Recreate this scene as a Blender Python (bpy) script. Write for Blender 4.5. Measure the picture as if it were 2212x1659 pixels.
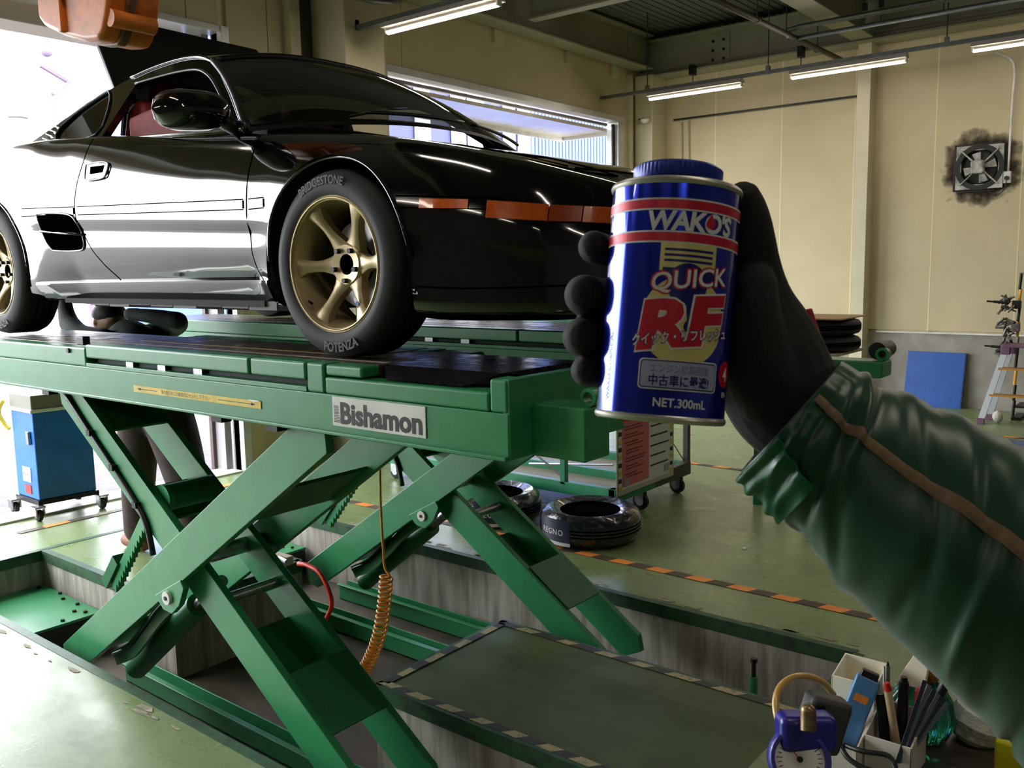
import bpy, bmesh, math, random
import numpy as np
from mathutils import Matrix, Vector
random.seed(7)
scene = bpy.context.scene
for o in list(bpy.data.objects): bpy.data.objects.remove(o)
COL = scene.collection
# ---------------------------------------------------------------- camera
PW, PH, FL = 2212., 1659., 1928.
CAM = np.array([0., 0., 1.6])
_yaw, _pitch, _roll = [math.radians(a) for a in (51.27, 7.40, -1.022)]
_f = np.array([-math.cos(_yaw)*math.cos(_pitch), math.sin(_yaw)*math.cos(_pitch), -math.sin(_pitch)])
_r = np.cross(_f, [0, 0, 1.]); _r /= np.linalg.norm(_r); _u = np.cross(_r, _f)
CR = math.cos(_roll)*_r + math.sin(_roll)*_u
CU = -math.sin(_roll)*_r + math.cos(_roll)*_u
CF = _f
cam = bpy.data.objects.new('camera', bpy.data.cameras.new('camera'))
COL.objects.link(cam); scene.camera = cam
cam.data.sensor_width = 36.; cam.data.lens = 36.*FL/PW; cam.data.clip_start = .02
cam.matrix_world = Matrix(((CR[0], CU[0], -CF[0], CAM[0]), (CR[1], CU[1], -CF[1], CAM[1]), (CR[2], CU[2], -CF[2], CAM[2]), (0, 0, 0, 1)))
cam.data.dof.use_dof = True; cam.data.dof.focus_distance = 2.6; cam.data.dof.aperture_fstop = 45
def ray(px, py): return CF + (px-PW/2)/FL*CR - (py-PH/2)/FL*CU
def at(px, py, D): return CAM + ray(px, py)*D
def onY(px, py, y): d = ray(px, py); return CAM + d*(y-CAM[1])/d[1]
def onX(px, py, x): d = ray(px, py); return CAM + d*(x-CAM[0])/d[0]
def onZ(px, py, z): d = ray(px, py); return CAM + d*(z-CAM[2])/d[2]
# ---------------------------------------------------------------- world, exposure
world = bpy.data.worlds.new('overcast_sky'); scene.world = world; world.use_nodes = True
bg = world.node_tree.nodes['Background']
bg.inputs[0].default_value = (.93, .965, 1., 1); bg.inputs[1].default_value = 9.0
vs = scene.view_settings
vs.view_transform = 'Standard'; vs.look = 'None'; vs.exposure = 0.35; vs.gamma = 1.0; vs.use_curve_mapping = False
scene.cycles.use_denoising = True
scene.cycles.max_bounces = 9; scene.cycles.diffuse_bounces = 5; scene.cycles.glossy_bounces = 5
scene.cycles.transparent_max_bounces = 12; scene.cycles.sample_clamp_indirect = 8.0
scene.cycles.caustics_reflective = False; scene.cycles.caustics_refractive = False
# ---------------------------------------------------------------- materials
def lin(c):
    return tuple((x/255/12.92 if x/255 <= .04045 else ((x/255+.055)/1.055)**2.4) for x in c) + (1.,)
MATS = {}
def mat(name, rgb, rough=.5, metal=0., noise=None, spec=None, bump=None, coat=0., rgb2=None, rough2=None, stretch=(1, 1, 1), emit=None, trans=0., ior=None, contrast=(.35, .65)):
    """procedural principled material: base colour varied by object-space noise (noise = scale, amount) and a fine bump"""
    m = bpy.data.materials.new(name); m.use_nodes = True
    nt = m.node_tree; b = nt.nodes['Principled BSDF']
    b.inputs['Base Color'].default_value = lin(rgb); b.inputs['Roughness'].default_value = rough; b.inputs['Metallic'].default_value = metal
    if spec is not None: b.inputs['Specular IOR Level'].default_value = spec
    if coat: b.inputs['Coat Weight'].default_value = coat; b.inputs['Coat Roughness'].default_value = .03
    if trans: b.inputs['Transmission Weight'].default_value = trans
    if ior: b.inputs['IOR'].default_value = ior
    if emit: b.inputs['Emission Color'].default_value = lin(emit[0]); b.inputs['Emission Strength'].default_value = emit[1]
    if noise or bump:
        tc = nt.nodes.new('ShaderNodeTexCoord'); mp = nt.nodes.new('ShaderNodeMapping'); mp.inputs['Scale'].default_value = stretch
        geo = nt.nodes.new('ShaderNodeNewGeometry'); nt.links.new(geo.outputs['Position'], mp.inputs['Vector'])
    if noise:
        n = nt.nodes.new('ShaderNodeTexNoise'); n.inputs['Scale'].default_value = noise; n.inputs['Detail'].default_value = 6.; n.inputs['Roughness'].default_value = .62
        nt.links.new(mp.outputs[0], n.inputs['Vector'])
        r = nt.nodes.new('ShaderNodeValToRGB'); r.color_ramp.elements[0].position = contrast[0]; r.color_ramp.elements[1].position = contrast[1]
        r.color_ramp.elements[0].color = lin(rgb); r.color_ramp.elements[1].color = lin(rgb2 or rgb)
        nt.links.new(n.outputs['Fac'], r.inputs['Fac']); nt.links.new(r.outputs['Color'], b.inputs['Base Color'])
        if rough2 is not None:
            mr = nt.nodes.new('ShaderNodeMapRange'); mr.inputs['From Min'].default_value = contrast[0]; mr.inputs['From Max'].default_value = contrast[1]
            mr.inputs['To Min'].default_value = rough; mr.inputs['To Max'].default_value = rough2
            nt.links.new(n.outputs['Fac'], mr.inputs['Value']); nt.links.new(mr.outputs[0], b.inputs['Roughness'])
    if bump:
        n2 = nt.nodes.new('ShaderNodeTexNoise'); n2.inputs['Scale'].default_value = bump[0]; n2.inputs['Detail'].default_value = 4.
        nt.links.new(mp.outputs[0], n2.inputs['Vector'])
        bp = nt.nodes.new('ShaderNodeBump'); bp.inputs['Strength'].default_value = bump[1]; bp.inputs['Distance'].default_value = bump[2] if len(bump) > 2 else .01
        nt.links.new(n2.outputs['Fac'], bp.inputs['Height']); nt.links.new(bp.outputs['Normal'], b.inputs['Normal'])
    MATS[name] = m
    return m
def glass_thin(name, tint, refl=1.5, rough=.0):
    m = bpy.data.materials.new(name); m.use_nodes = True; nt = m.node_tree
    for n in list(nt.nodes): nt.nodes.remove(n)
    out = nt.nodes.new('ShaderNodeOutputMaterial'); mix = nt.nodes.new('ShaderNodeMixShader'); t = nt.nodes.new('ShaderNodeBsdfTransparent'); g = nt.nodes.new('ShaderNodeBsdfGlossy'); fr = nt.nodes.new('ShaderNodeFresnel')
    t.inputs[0].default_value = lin(tint); g.inputs['Roughness'].default_value = rough; fr.inputs[0].default_value = refl
    nt.links.new(fr.outputs[0], mix.inputs[0]); nt.links.new(t.outputs[0], mix.inputs[1]); nt.links.new(g.outputs[0], mix.inputs[2]); nt.links.new(mix.outputs[0], out.inputs[0])
    MATS[name] = m; return m
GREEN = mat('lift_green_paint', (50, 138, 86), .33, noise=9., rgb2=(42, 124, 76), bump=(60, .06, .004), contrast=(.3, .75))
GREEN_D = mat('rack_green_paint', (24, 128, 84), .42, noise=7., rgb2=(20, 112, 74))
DECK = mat('oily_deck_steel', (98, 84, 72), .26, .12, noise=14., rgb2=(60, 51, 45), rough2=.44, bump=(120, .12, .003))
PLATE = mat('polished_slide_plate', (58, 57, 60), .18, .75, noise=18., rgb2=(42, 41, 44), rough2=.34)
STEEL = mat('bright_steel', (176, 178, 180), .3, .9, noise=30., rgb2=(150, 152, 155))
DSTEEL = mat('dark_steel', (46, 45, 44), .42, .7, noise=22., rgb2=(30, 29, 28))
BLACKRUB = mat('black_rubber', (26, 26, 27), .62, noise=40., rgb2=(20, 20, 21), bump=(180, .15, .003))
HOSEB = mat('black_hose_rubber', (14, 14, 15), .4)
FLOORM = None
WHITEP = mat('white_paint', (228, 228, 224), .45, noise=6., rgb2=(200, 199, 192))
WHITEPL = mat('white_plastic', (226, 224, 214), .4)
YELP = mat('yellow_sticker', (228, 200, 72), .55, noise=25., rgb2=(210, 178, 58))
BLACKI = mat('black_ink', (30, 29, 32), .6)
CREAM = mat('cream_wall_paint', (194, 180, 144), .55, noise=1.6, rgb2=(184, 169, 134), bump=(4, .05, .01))
CREAM2 = mat('cream_steel_paint', (196, 187, 156), .42, noise=3., rgb2=(186, 176, 146))
SEAM = mat('pale_seam_caulk', (222, 208, 166), .6)
CEILM = mat('ceiling_deck_steel', (112, 112, 104), .5, .3, noise=2.5, rgb2=(96, 96, 90), stretch=(1, 14, 1))
BEAMM = mat('beam_grey_cream_paint', (150, 148, 124), .5, noise=2.2, rgb2=(138, 136, 112))
CONC = mat('bare_concrete', (128, 122, 112), .8, noise=3.2, rgb2=(156, 151, 142), bump=(18, .25, .01))
PITC = mat('stained_pit_concrete', (188, 180, 170), .75, noise=4., rgb2=(136, 126, 116), stretch=(5, 5, .5), bump=(30, .2, .006))
PITF = mat('dirty_pit_floor', (92, 80, 68), .7, noise=5., rgb2=(58, 50, 43), rough2=.5)
# ---------------------------------------------------------------- mesh helpers
class MB:
    def __init__(s): s.v = []; s.f = []; s.mi = []
    def add(s, V, F, mi=0):
        n = len(s.v); s.v += [tuple(map(float, p)) for p in V]; s.f += [tuple(i+n for i in q) for q in F]; s.mi += [mi]*len(F); return s
    def box(s, a, b, mi=0):
        (x0, y0, z0), (x1, y1, z1) = [tuple(map(float, q)) for q in (a, b)]
        x0, x1 = min(x0, x1), max(x0, x1); y0, y1 = min(y0, y1), max(y0, y1); z0, z1 = min(z0, z1), max(z0, z1)
        return s.add([(x0, y0, z0), (x1, y0, z0), (x1, y1, z0), (x0, y1, z0), (x0, y0, z1), (x1, y0, z1), (x1, y1, z1), (x0, y1, z1)],
                     [(0, 3, 2, 1), (4, 5, 6, 7), (0, 1, 5, 4), (1, 2, 6, 5), (2, 3, 7, 6), (3, 0, 4, 7)], mi)
    def obox(s, c, ax, ay, az, mi=0):
        c, ax, ay, az = [np.array(q, float) for q in (c, ax, ay, az)]
        if np.dot(np.cross(ax, ay), az) < 0: az = -az
        V = [c+i*ax+j*ay+k*az for k in (-1, 1) for i, j in ((-1, -1), (1, -1), (1, 1), (-1, 1))]
        return s.add(V, [(0, 3, 2, 1), (4, 5, 6, 7), (0, 1, 5, 4), (1, 2, 6, 5), (2, 3, 7, 6), (3, 0, 4, 7)], mi)
    def prism(s, pts, d, mi=0):
        """polygon of 3-D points extruded by vector d"""
        P = [np.array(p, float) for p in pts]; d = np.array(d, float); n = len(P)
        nrm = sum((np.cross(P[i]-P[0], P[(i+1) % n]-P[0]) for i in range(1, n-1)), np.zeros(3))
        if np.dot(nrm, d) > 0: P = P[::-1]
        V = P + [p+d for p in P]
        return s.add(V, [tuple(range(n)), tuple(range(2*n-1, n-1, -1))] + [(i, n+i, n+(i+1) % n, (i+1) % n) for i in range(n)], mi)
    def frame(s, p0, p1):
        a = np.array(p1, float)-np.array(p0, float); L = np.linalg.norm(a); a /= L
        t = np.array([0, 0, 1.]) if abs(a[2]) < .9 else np.array([1., 0, 0])
        u = np.cross(a, t); u /= np.linalg.norm(u); return a, u, np.cross(a, u)
    def cyl(s, p0, p1, r, n=16, r1=None, cap=True, mi=0):
        a, u, w = s.frame(p0, p1); r1 = r if r1 is None else r1; p0 = np.array(p0, float); p1 = np.array(p1, float)
        V = [p0+r*(math.cos(t)*u+math.sin(t)*w) for t in np.linspace(0, 2*math.pi, n, endpoint=False)] + [p1+r1*(math.cos(t)*u+math.sin(t)*w) for t in np.linspace(0, 2*math.pi, n, endpoint=False)]
        F = [(i, (i+1) % n, n+(i+1) % n, n+i) for i in range(n)]
        if cap: F += [tuple(range(n-1, -1, -1)), tuple(range(n, 2*n))]
        return s.add(V, F, mi)
    def tube(s, path, r, n=8, cap=True, mi=0):
        P = [np.array(p, float) for p in path]; m = len(P); R = r if hasattr(r, '__len__') else [r]*m
        T = [P[min(i+1, m-1)]-P[max(i-1, 0)] for i in range(m)]; T = [t/np.linalg.norm(t) for t in T]
        t0 = np.array([0, 0, 1.]) if abs(T[0][2]) < .9 else np.array([1., 0, 0]); u = np.cross(T[0], t0); u /= np.linalg.norm(u)
        V = []
        for i in range(m):
            u = u-np.dot(u, T[i])*T[i]; u /= np.linalg.norm(u); w = np.cross(T[i], u)
            V += [P[i]+R[i]*(math.cos(t)*u+math.sin(t)*w) for t in np.linspace(0, 2*math.pi, n, endpoint=False)]
        F = [(i*n+j, i*n+(j+1) % n, (i+1)*n+(j+1) % n, (i+1)*n+j) for i in range(m-1) for j in range(n)]
        if cap: F += [tuple(range(n-1, -1, -1)), tuple(range((m-1)*n, m*n))]
        return s.add(V, F, mi)
    def lathe(s, prof, o, axis, n=32, close=False, mi=0, a0=0., a1=2*math.pi):
        """prof: (radius, along) pairs turned about axis through o"""
        a = np.array(axis, float); a /= np.linalg.norm(a); t = np.array([0, 0, 1.]) if abs(a[2]) < .9 else np.array([1., 0, 0])
        u = np.cross(a, t); u /= np.linalg.norm(u); w = np.cross(a, u); o = np.array(o, float); m = len(prof)
        full = abs(a1-a0-2*math.pi) < 1e-6; k = n if full else n+1
        V = [o+z*a+r*(math.cos(q)*u+math.sin(q)*w) for q in [a0+(a1-a0)*i/n for i in range(k)] for r, z in prof]
        F = []
        for i in range(n):
            i2 = (i+1) % k
            for j in range(m if close else m-1):
                F.append((i*m+j, i2*m+j, i2*m+(j+1) % m, i*m+(j+1) % m))
        return s.add(V, F, mi)
    def grid(s, G, mi=0, flip=False):
        """G: rows of 3-D points"""
        n = len(G); m = len(G[0]); V = [p for row in G for p in row]
        F = [(i*m+j, i*m+j+1, (i+1)*m+j+1, (i+1)*m+j) for i in range(n-1) for j in range(m-1)]
        if flip: F = [q[::-1] for q in F]
        return s.add(V, F, mi)
    def sphere(s, c, rx, ry=None, rz=None, n=16, m=10, mi=0):
        ry = ry or rx; rz = rz or rx; c = np.array(c, float)
        V = [c+np.array([rx*math.sin(math.pi*j/m)*math.cos(2*math.pi*i/n), ry*math.sin(math.pi*j/m)*math.sin(2*math.pi*i/n), rz*math.cos(math.pi*j/m)]) for j in range(m+1) for i in range(n)]
        F = [(j*n+i, (j+1)*n+i, (j+1)*n+(i+1) % n, j*n+(i+1) % n) for j in range(m) for i in range(n)]
        return s.add(V, F, mi)
WM = {}
def wm(o): return WM.get(o.name, Matrix.Identity(4)) if o else Matrix.Identity(4)
def thing(name, label, cat, loc=(0, 0, 0), group=None, M=None):
    o = bpy.data.objects.new(name, None); COL.objects.link(o); o.empty_display_size = .05
    m = M if M is not None else Matrix.Translation(Vector([float(q) for q in loc]))
    o.matrix_world = m; WM[o.name] = m.copy()
    return tag(o, label, cat, group)
def tag(o, label=None, cat=None, group=None, kind=None):
    if label: o['label'] = label
    if cat: o['category'] = cat
    if group: o['group'] = group
    if kind: o['kind'] = kind
    return o
def obj(name, mb, m, parent=None, smooth=None, bevel=None, local=False, label=None, subsurf=0, loc=None):
    """link ONE mesh object; world coordinates unless local=True (then in the parent's frame). smooth = angle in degrees"""
    V = mb.v
    if parent is not None and not local:
        iv = np.array(wm(parent).inverted()); A = np.c_[np.array(V), np.ones(len(V))] @ iv.T; V = [tuple(q[:3]) for q in A]
    M0 = wm(parent)
    if parent is None:
        A = np.array(V); c = np.array(loc) if loc is not None else np.array([(A[:, 0].min()+A[:, 0].max())/2, (A[:, 1].min()+A[:, 1].max())/2, A[:, 2].min()])
        V = [tuple(q) for q in A-c]; M0 = Matrix.Translation(Vector(c))
    me = bpy.data.meshes.new(name); me.from_pydata(V, [], mb.f); me.validate()
    for x in (m if isinstance(m, (list, tuple)) else [m]): me.materials.append(x)
    if any(mb.mi) and len(me.polygons) == len(mb.mi): me.polygons.foreach_set('material_index', mb.mi)
    if smooth is not None:
        me.polygons.foreach_set('use_smooth', [True]*len(me.polygons))
        if smooth < 180: me.set_sharp_from_angle(angle=math.radians(smooth))
    o = bpy.data.objects.new(name, me); COL.objects.link(o)
    if parent is not None: o.parent = parent
    else: o.matrix_world = M0
    WM[o.name] = M0.copy()
    if bevel:
        b = o.modifiers.new('bevel', 'BEVEL'); b.width = bevel; b.segments = 2; b.limit_method = 'ANGLE'; b.angle_limit = math.radians(40)
        if smooth is None:
            me.polygons.foreach_set('use_smooth', [True]*len(me.polygons)); me.set_sharp_from_angle(angle=math.radians(50)); b.harden_normals = True
    if subsurf:
        q = o.modifiers.new('subsurf', 'SUBSURF'); q.levels = q.render_levels = subsurf
    if label: o['label'] = label
    return o
def struct(name, mb, m, parent=None, **k):
    o = obj(name, mb, m, parent, **k)
    if parent is None: o['kind'] = 'structure'
    return o
def copy_tree(o, M, **props):
    c = o.copy(); COL.objects.link(c); c.matrix_world = M; WM[c.name] = M.copy()
    for k, v in props.items(): c[k] = v
    for ch in [q for q in bpy.data.objects if q.parent == o]:
        d = ch.copy(); COL.objects.link(d); d.parent = c; d.matrix_parent_inverse = Matrix.Identity(4); WM[d.name] = M.copy()
        for g in [q for q in bpy.data.objects if q.parent == ch]:
            e = g.copy(); COL.objects.link(e); e.parent = d; WM[e.name] = M.copy()
    return c
def pchip(xs, ys, x):
    """monotone cubic interpolation, ys may be (n,k)"""
    xs = np.array(xs, float); ys = np.array(ys, float); x = np.atleast_1d(np.array(x, float))
    if ys.ndim == 1: return pchip(xs, ys[:, None], x)[:, 0]
    h = np.diff(xs)[:, None]; d = np.diff(ys, axis=0)/h
    m = np.zeros_like(ys); m[0] = d[0]; m[-1] = d[-1]
    a = d[:-1]; b = d[1:]; w1 = 2*h[1:]+h[:-1]; w2 = h[1:]+2*h[:-1]
    with np.errstate(divide='ignore', invalid='ignore'):
        mm = (w1+w2)/(w1/a+w2/b)
    m[1:-1] = np.where(a*b > 0, mm, 0)
    i = np.clip(np.searchsorted(xs, x)-1, 0, len(xs)-2); t = ((x-xs[i])/(xs[i+1]-xs[i]))[:, None]; hh = h[i]
    return (2*t**3-3*t**2+1)*ys[i]+(t**3-2*t**2+t)*hh*m[i]+(-2*t**3+3*t**2)*ys[i+1]+(t**3-t**2)*hh*m[i+1]
def crom(P, n):
    """Catmull-Rom through points, n samples per span"""
    P = [np.array(p, float) for p in P]; Q = [2*P[0]-P[1]]+P+[2*P[-1]-P[-2]]; out = []
    for i in range(1, len(Q)-2):
        for k in range(n):
            t = k/n; out.append(.5*((2*Q[i])+(Q[i+1]-Q[i-1])*t+(2*Q[i-1]-5*Q[i]+4*Q[i+1]-Q[i+2])*t*t+(3*Q[i]-Q[i-1]-3*Q[i+1]+Q[i+2])*t**3))
    return out+[P[-1]]
# ---------------------------------------------------------------- lettering (outline text turned into meshes, all made first in one go)
TEXTS = {}
def want(key, s, size=1., bold=0., shear=0., align='CENTER', res=3, space=1.):
    cu = bpy.data.curves.new('t_'+key, 'FONT'); cu.body = s; cu.size = size; cu.offset = bold; cu.shear = shear; cu.align_x = align; cu.resolution_u = res; cu.space_character = space
    o = bpy.data.objects.new('t_'+key, cu); COL.objects.link(o); TEXTS[key] = o
def bake_texts():
    dg = bpy.context.evaluated_depsgraph_get()
    for k, o in list(TEXTS.items()):
        me = bpy.data.meshes.new_from_object(o.evaluated_get(dg))
        TEXTS[k] = ([tuple(v.co) for v in me.vertices], [tuple(p.vertices) for p in me.polygons])
        cu = o.data; bpy.data.objects.remove(o); bpy.data.curves.remove(cu); bpy.data.meshes.remove(me)
def text_mb(key, width=None, height=None, fn=None, step=None, t=0., flipx=False):
    """lettering scaled to width x height about its centre, cut every `step` across so that it bends, then put through fn(u, v, w)"""
    V, F = TEXTS[key]; A = np.array(V); lo = A.min(0); hi = A.max(0); c = (lo+hi)/2; sx = sy = 1.
    if width: sx = width/(hi[0]-lo[0]); sy = sx
    if height: sy = height/(hi[1]-lo[1]); sx = sx if width else sy
    bm = bmesh.new(); vs_ = [bm.verts.new(((p[0]-c[0])*sx, (p[1]-c[1])*sy, 0)) for p in V]
    for q in F:
        try: bm.faces.new([vs_[i] for i in q])
        except ValueError: pass
    if step:
        w = (hi[0]-lo[0])*sx/2; k = -w+step
        while k < w:
            bmesh.ops.bisect_plane(bm, geom=bm.verts[:]+bm.edges[:]+bm.faces[:], plane_co=(k, 0, 0), plane_no=(1, 0, 0)); k += step
    bm.verts.index_update(); bm.verts.ensure_lookup_table()
    VV = [tuple(v.co) for v in bm.verts]; FF = [tuple(v.index for v in f.verts) for f in bm.faces]; bm.free()
    mb = MB(); n = len(VV)
    if t:
        top = [fn(p[0], p[1], t) for p in VV]; bot = [fn(p[0], p[1], 0) for p in VV]
        from collections import Counter
        cnt = Counter(); dirs = {}
        for q in FF:
            for a, b in zip(q, q[1:]+q[:1]): cnt[frozenset((a, b))] += 1; dirs[frozenset((a, b))] = (a, b)
        side = [(dirs[e][0], dirs[e][0]+n, dirs[e][1]+n, dirs[e][1]) for e, k in cnt.items() if k == 1]
        mb.add(top+bot, FF+side)
    else: mb.add([fn(p[0], p[1], 0) for p in VV], FF)
    return mb
# ================================================================ lettering list
want('bish', 'Bishamon', bold=.03); want('yeltxt', '車の重心をこの範囲内にセットして下さい'); want('wako1', "WAKO'S", bold=.035, shear=.12, space=.93); want('quick', 'QUICK', bold=.012, shear=.15); want('quick_o', 'QUICK', bold=.045, shear=.15)
want('rf', 'RF', bold=.05, shear=.2); want('rf_o', 'RF', bold=.075, shear=.2)
want('kata', 'クイック・リフレッシュ', bold=.02, shear=.1); want('kata_o', 'クイック・リフレッシュ', bold=.055, shear=.1); want('eng', 'エンジン機能回復', bold=.008); want('chuko', '中古車に最適!', bold=.022); want('net', 'NET.300mL', bold=.02)
want('chem', "WAKO CHEMICAL"); want('four', '4', bold=.02); want('en', 'EN', bold=.01)
want('brid', 'BRIDGESTONE', bold=.02); want('pot', 'POTENZA', bold=.03); want('regno', 'REGNO', bold=.012, space=1.15)
want('ni', 'UNI', bold=.05); want('kokan', '交換前'); want('kokan2', '点検後'); want('taiya', '作業手順・注意事項'); want('waste', '廃油専用'); want('dial', '0 1 2 3 4')
bake_texts()
# ================================================================ the setting
XW, YR = -6.15, 10.6          # left wall plane (door and window openings), right wall plane
ZC = 4.52                     # ceiling deck
PX0, PX1 = -5.36, -1.10       # pit ends
PY = (1.64, 2.23, 3.016, 3.61)
IX0, IX1 = -3.95, -2.50       # cross trench between the two islands
def floor_material(name, c1, c2, c3, gloss):
    m = bpy.data.materials.new(name); m.use_nodes = True; nt = m.node_tree; b = nt.nodes['Principled BSDF']; L = nt.links.new
    g = nt.nodes.new('ShaderNodeNewGeometry')
    def noise(sc, det, st):
        mp = nt.nodes.new('ShaderNodeMapping'); mp.inputs['Scale'].default_value = st; L(g.outputs['Position'], mp.inputs['Vector'])
        n = nt.nodes.new('ShaderNodeTexNoise'); n.inputs['Scale'].default_value = sc; n.inputs['Detail'].default_value = det; n.inputs['Roughness'].default_value = .65; L(mp.outputs[0], n.inputs['Vector']); return n
    n1 = noise(.9, 5, (1, 1.6, 1)); n2 = noise(4, 6, (1, 1.6, 1)); n3 = noise(60, 3, (1, 1, 1))
    r1 = nt.nodes.new('ShaderNodeValToRGB'); r1.color_ramp.elements[0].position = .35; r1.color_ramp.elements[1].position = .68
    r1.color_ramp.elements[0].color = lin(c1); r1.color_ramp.elements[1].color = lin(c2); L(n1.outputs['Fac'], r1.inputs['Fac'])
    r2 = nt.nodes.new('ShaderNodeValToRGB'); r2.color_ramp.elements[0].position = .52; r2.color_ramp.elements[1].position = .78
    r2.color_ramp.elements[0].color = (0, 0, 0, 1); r2.color_ramp.elements[1].color = (.6, .6, .6, 1); L(n2.outputs['Fac'], r2.inputs['Fac'])
    mx = nt.nodes.new('ShaderNodeMixRGB'); L(r2.outputs[0], mx.inputs[0]); L(r1.outputs[0], mx.inputs[1]); mx.inputs[2].default_value = lin(c3); L(mx.outputs[0], b.inputs['Base Color'])
    mr = nt.nodes.new('ShaderNodeMapRange'); mr.inputs['From Min'].default_value = .3; mr.inputs['From Max'].default_value = .7; mr.inputs['To Min'].default_value = gloss[0]; mr.inputs['To Max'].default_value = gloss[1]
    L(n2.outputs['Fac'], mr.inputs['Value']); L(mr.outputs[0], b.inputs['Roughness'])
    bp = nt.nodes.new('ShaderNodeBump'); bp.inputs['Strength'].default_value = .12; bp.inputs['Distance'].default_value = .004; L(n3.outputs['Fac'], bp.inputs['Height']); L(bp.outputs[0], b.inputs['Normal'])
    return m
FLOORM = floor_material('worn_green_floor_paint', (116, 132, 84), (128, 146, 98), (92, 100, 70), (.22, .40))
ISLM = floor_material('dark_green_walkway_paint', (68, 82, 42), (80, 96, 52), (52, 58, 38), (.55, .72))
fl = MB()
for a, b in (((XW, -4.6), (4.4, PY[0])), ((XW, PY[3]), (4.4, YR)), ((XW, PY[0]), (PX0, PY[3])), ((PX1, PY[0]), (4.4, PY[3]))):
    fl.box((a[0], a[1], -.05), (b[0], b[1], 0))
floor = struct('floor', fl, FLOORM)
isl = MB().box((IX1, PY[1], -.05), (PX1, PY[2], 0)); walk1 = struct('walkway_slab', isl, ISLM, label='dark green walkway between the two lift pits edged with worn tape')
isl = MB().box((PX0, PY[1], -.05), (IX0, PY[2], 0)); walk2 = struct('walkway_slab', isl, FLOORM, label='green walkway under the raised car')
pit = MB().box((PX0-.12, PY[0]-.12, -.46), (PX1+.12, PY[3]+.12, -.40))
struct('pit_floor', pit, PITF)
pw = MB()   # concrete pit walls behind the floor edge
pw.box((PX0-.1, PY[0]-.1, -.40), (PX1+.1, PY[0], -.05)); pw.box((PX0-.1, PY[3], -.40), (PX1+.1, PY[3]+.1, -.05))
pw.box((PX0-.1, PY[0], -.40), (PX0, PY[3], -.05)); pw.box((PX1, PY[0], -.40), (PX1+.1, PY[3], -.05))
struct('pit_wall', pw, PITC)
for x0, x1 in ((IX1, PX1), (PX0, IX0)):
    struct('walkway_pier', MB().box((x0, PY[1], -.40), (x1, PY[2], -.05)), PITC)
# green painted steel angle along every pit edge
EDGE = mat('chipped_green_edge_steel', (44, 84, 52), .5, .1, noise=16., rgb2=(40, 46, 36), contrast=(.45, .7), bump=(40, .2, .004))
def edge(p0, p1, nrm):
    p0 = np.array(p0, float); p1 = np.array(p1, float); nrm = np.array(nrm, float)
    mb = MB(); c = (p0+p1)/2; ax = (p1-p0)/2
    mb.obox(c+nrm*.004+np.array([0, 0, -.030]), ax, nrm*.004, (0, 0, .030)); mb.obox(c-nrm*.012+np.array([0, 0, .0008]), ax, nrm*.02, (0, 0, .0016))
    o = struct('trim_1', mb, EDGE); o.name = 'trim_%d' % edge.k; edge.k += 1
edge.k = 1
for (p0, p1, n) in (((PX0, PY[0]), (PX1, PY[0]), (0, 1)), ((PX0, PY[3]), (PX1, PY[3]), (0, -1)), ((PX0, PY[0]), (PX0, PY[3]), (1, 0)), ((PX1, PY[0]), (PX1, PY[1]), (-1, 0)), ((PX1, PY[2]), (PX1, PY[3]), (-1, 0)),
                    ((IX1, PY[1]), (PX1, PY[1]), (0, -1)), ((IX1, PY[2]), (PX1, PY[2]), (0, 1)), ((IX1, PY[1]), (IX1, PY[2]), (-1, 0)), ((IX0, PY[1]), (IX0, PY[2]), (1, 0)), ((PX0, PY[1]), (IX0, PY[1]), (0, -1)), ((PX0, PY[2]), (IX0, PY[2]), (0, 1))):
    edge(p0+(0,), p1+(0,), n+(0,))
# worn yellow / black tape along the walkway rim and orange / brown tape lines on the floor
TY = mat('worn_cream_tape', (168, 156, 112), .6, noise=40., rgb2=(96, 88, 62), contrast=(.5, .72)); TB = mat('worn_black_tape', (62, 56, 54), .6, noise=35., rgb2=(44, 48, 40))
TO = mat('orange_floor_tape', (244, 150, 62), .5, noise=30., rgb2=(228, 132, 52)); TBR = mat('brown_floor_tape', (84, 62, 48), .55, noise=30., rgb2=(70, 60, 46)); PALE = mat('chipped_bare_cement', (178, 168, 146), .8, noise=30., rgb2=(120, 112, 92))
def tape(p0, p1, w, parent, mats, L, skew=.012, z=.0025, jitter=0.):
    p0 = np.array(p0+(0,), float); p1 = np.array(p1+(0,), float); D = np.linalg.norm(p1-p0); a = (p1-p0)/D; n = np.array([-a[1], a[0], 0]); t = 0.; k = 0
    while t < D-.01:
        l = min(L*(1+jitter*random.uniform(-1, 1)), D-t); q0 = p0+a*t; q1 = p0+a*(t+l-.001); zz = np.array([0, 0, z])
        obj('tape_stripe', MB().prism([q0-n*w/2-a*skew+zz, q1-n*w/2-a*skew+zz, q1+n*w/2+a*skew+zz, q0+n*w/2+a*skew+zz], (0, 0, .0012)), mats[k % len(mats)], parent); t += l; k += 1
iw = .028
tape((IX1+.02, PY[1]+iw), (PX1, PY[1]+iw), .035, walk1, (TY, TB), .085, .015, jitter=.25)
tape((IX1+.02, PY[2]-iw), (PX1, PY[2]-iw), .035, walk1, (TB, TY), .10, .015, jitter=.3)
tape((IX1+iw, PY[1]+.03), (IX1+iw, PY[2]-.03), .035, walk1, (TB, TY), .088, 0, jitter=.15)
tape((-5.3, 4.03), (.3, 4.03), .062, floor, (TO, TBR), .115, .014)
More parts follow.
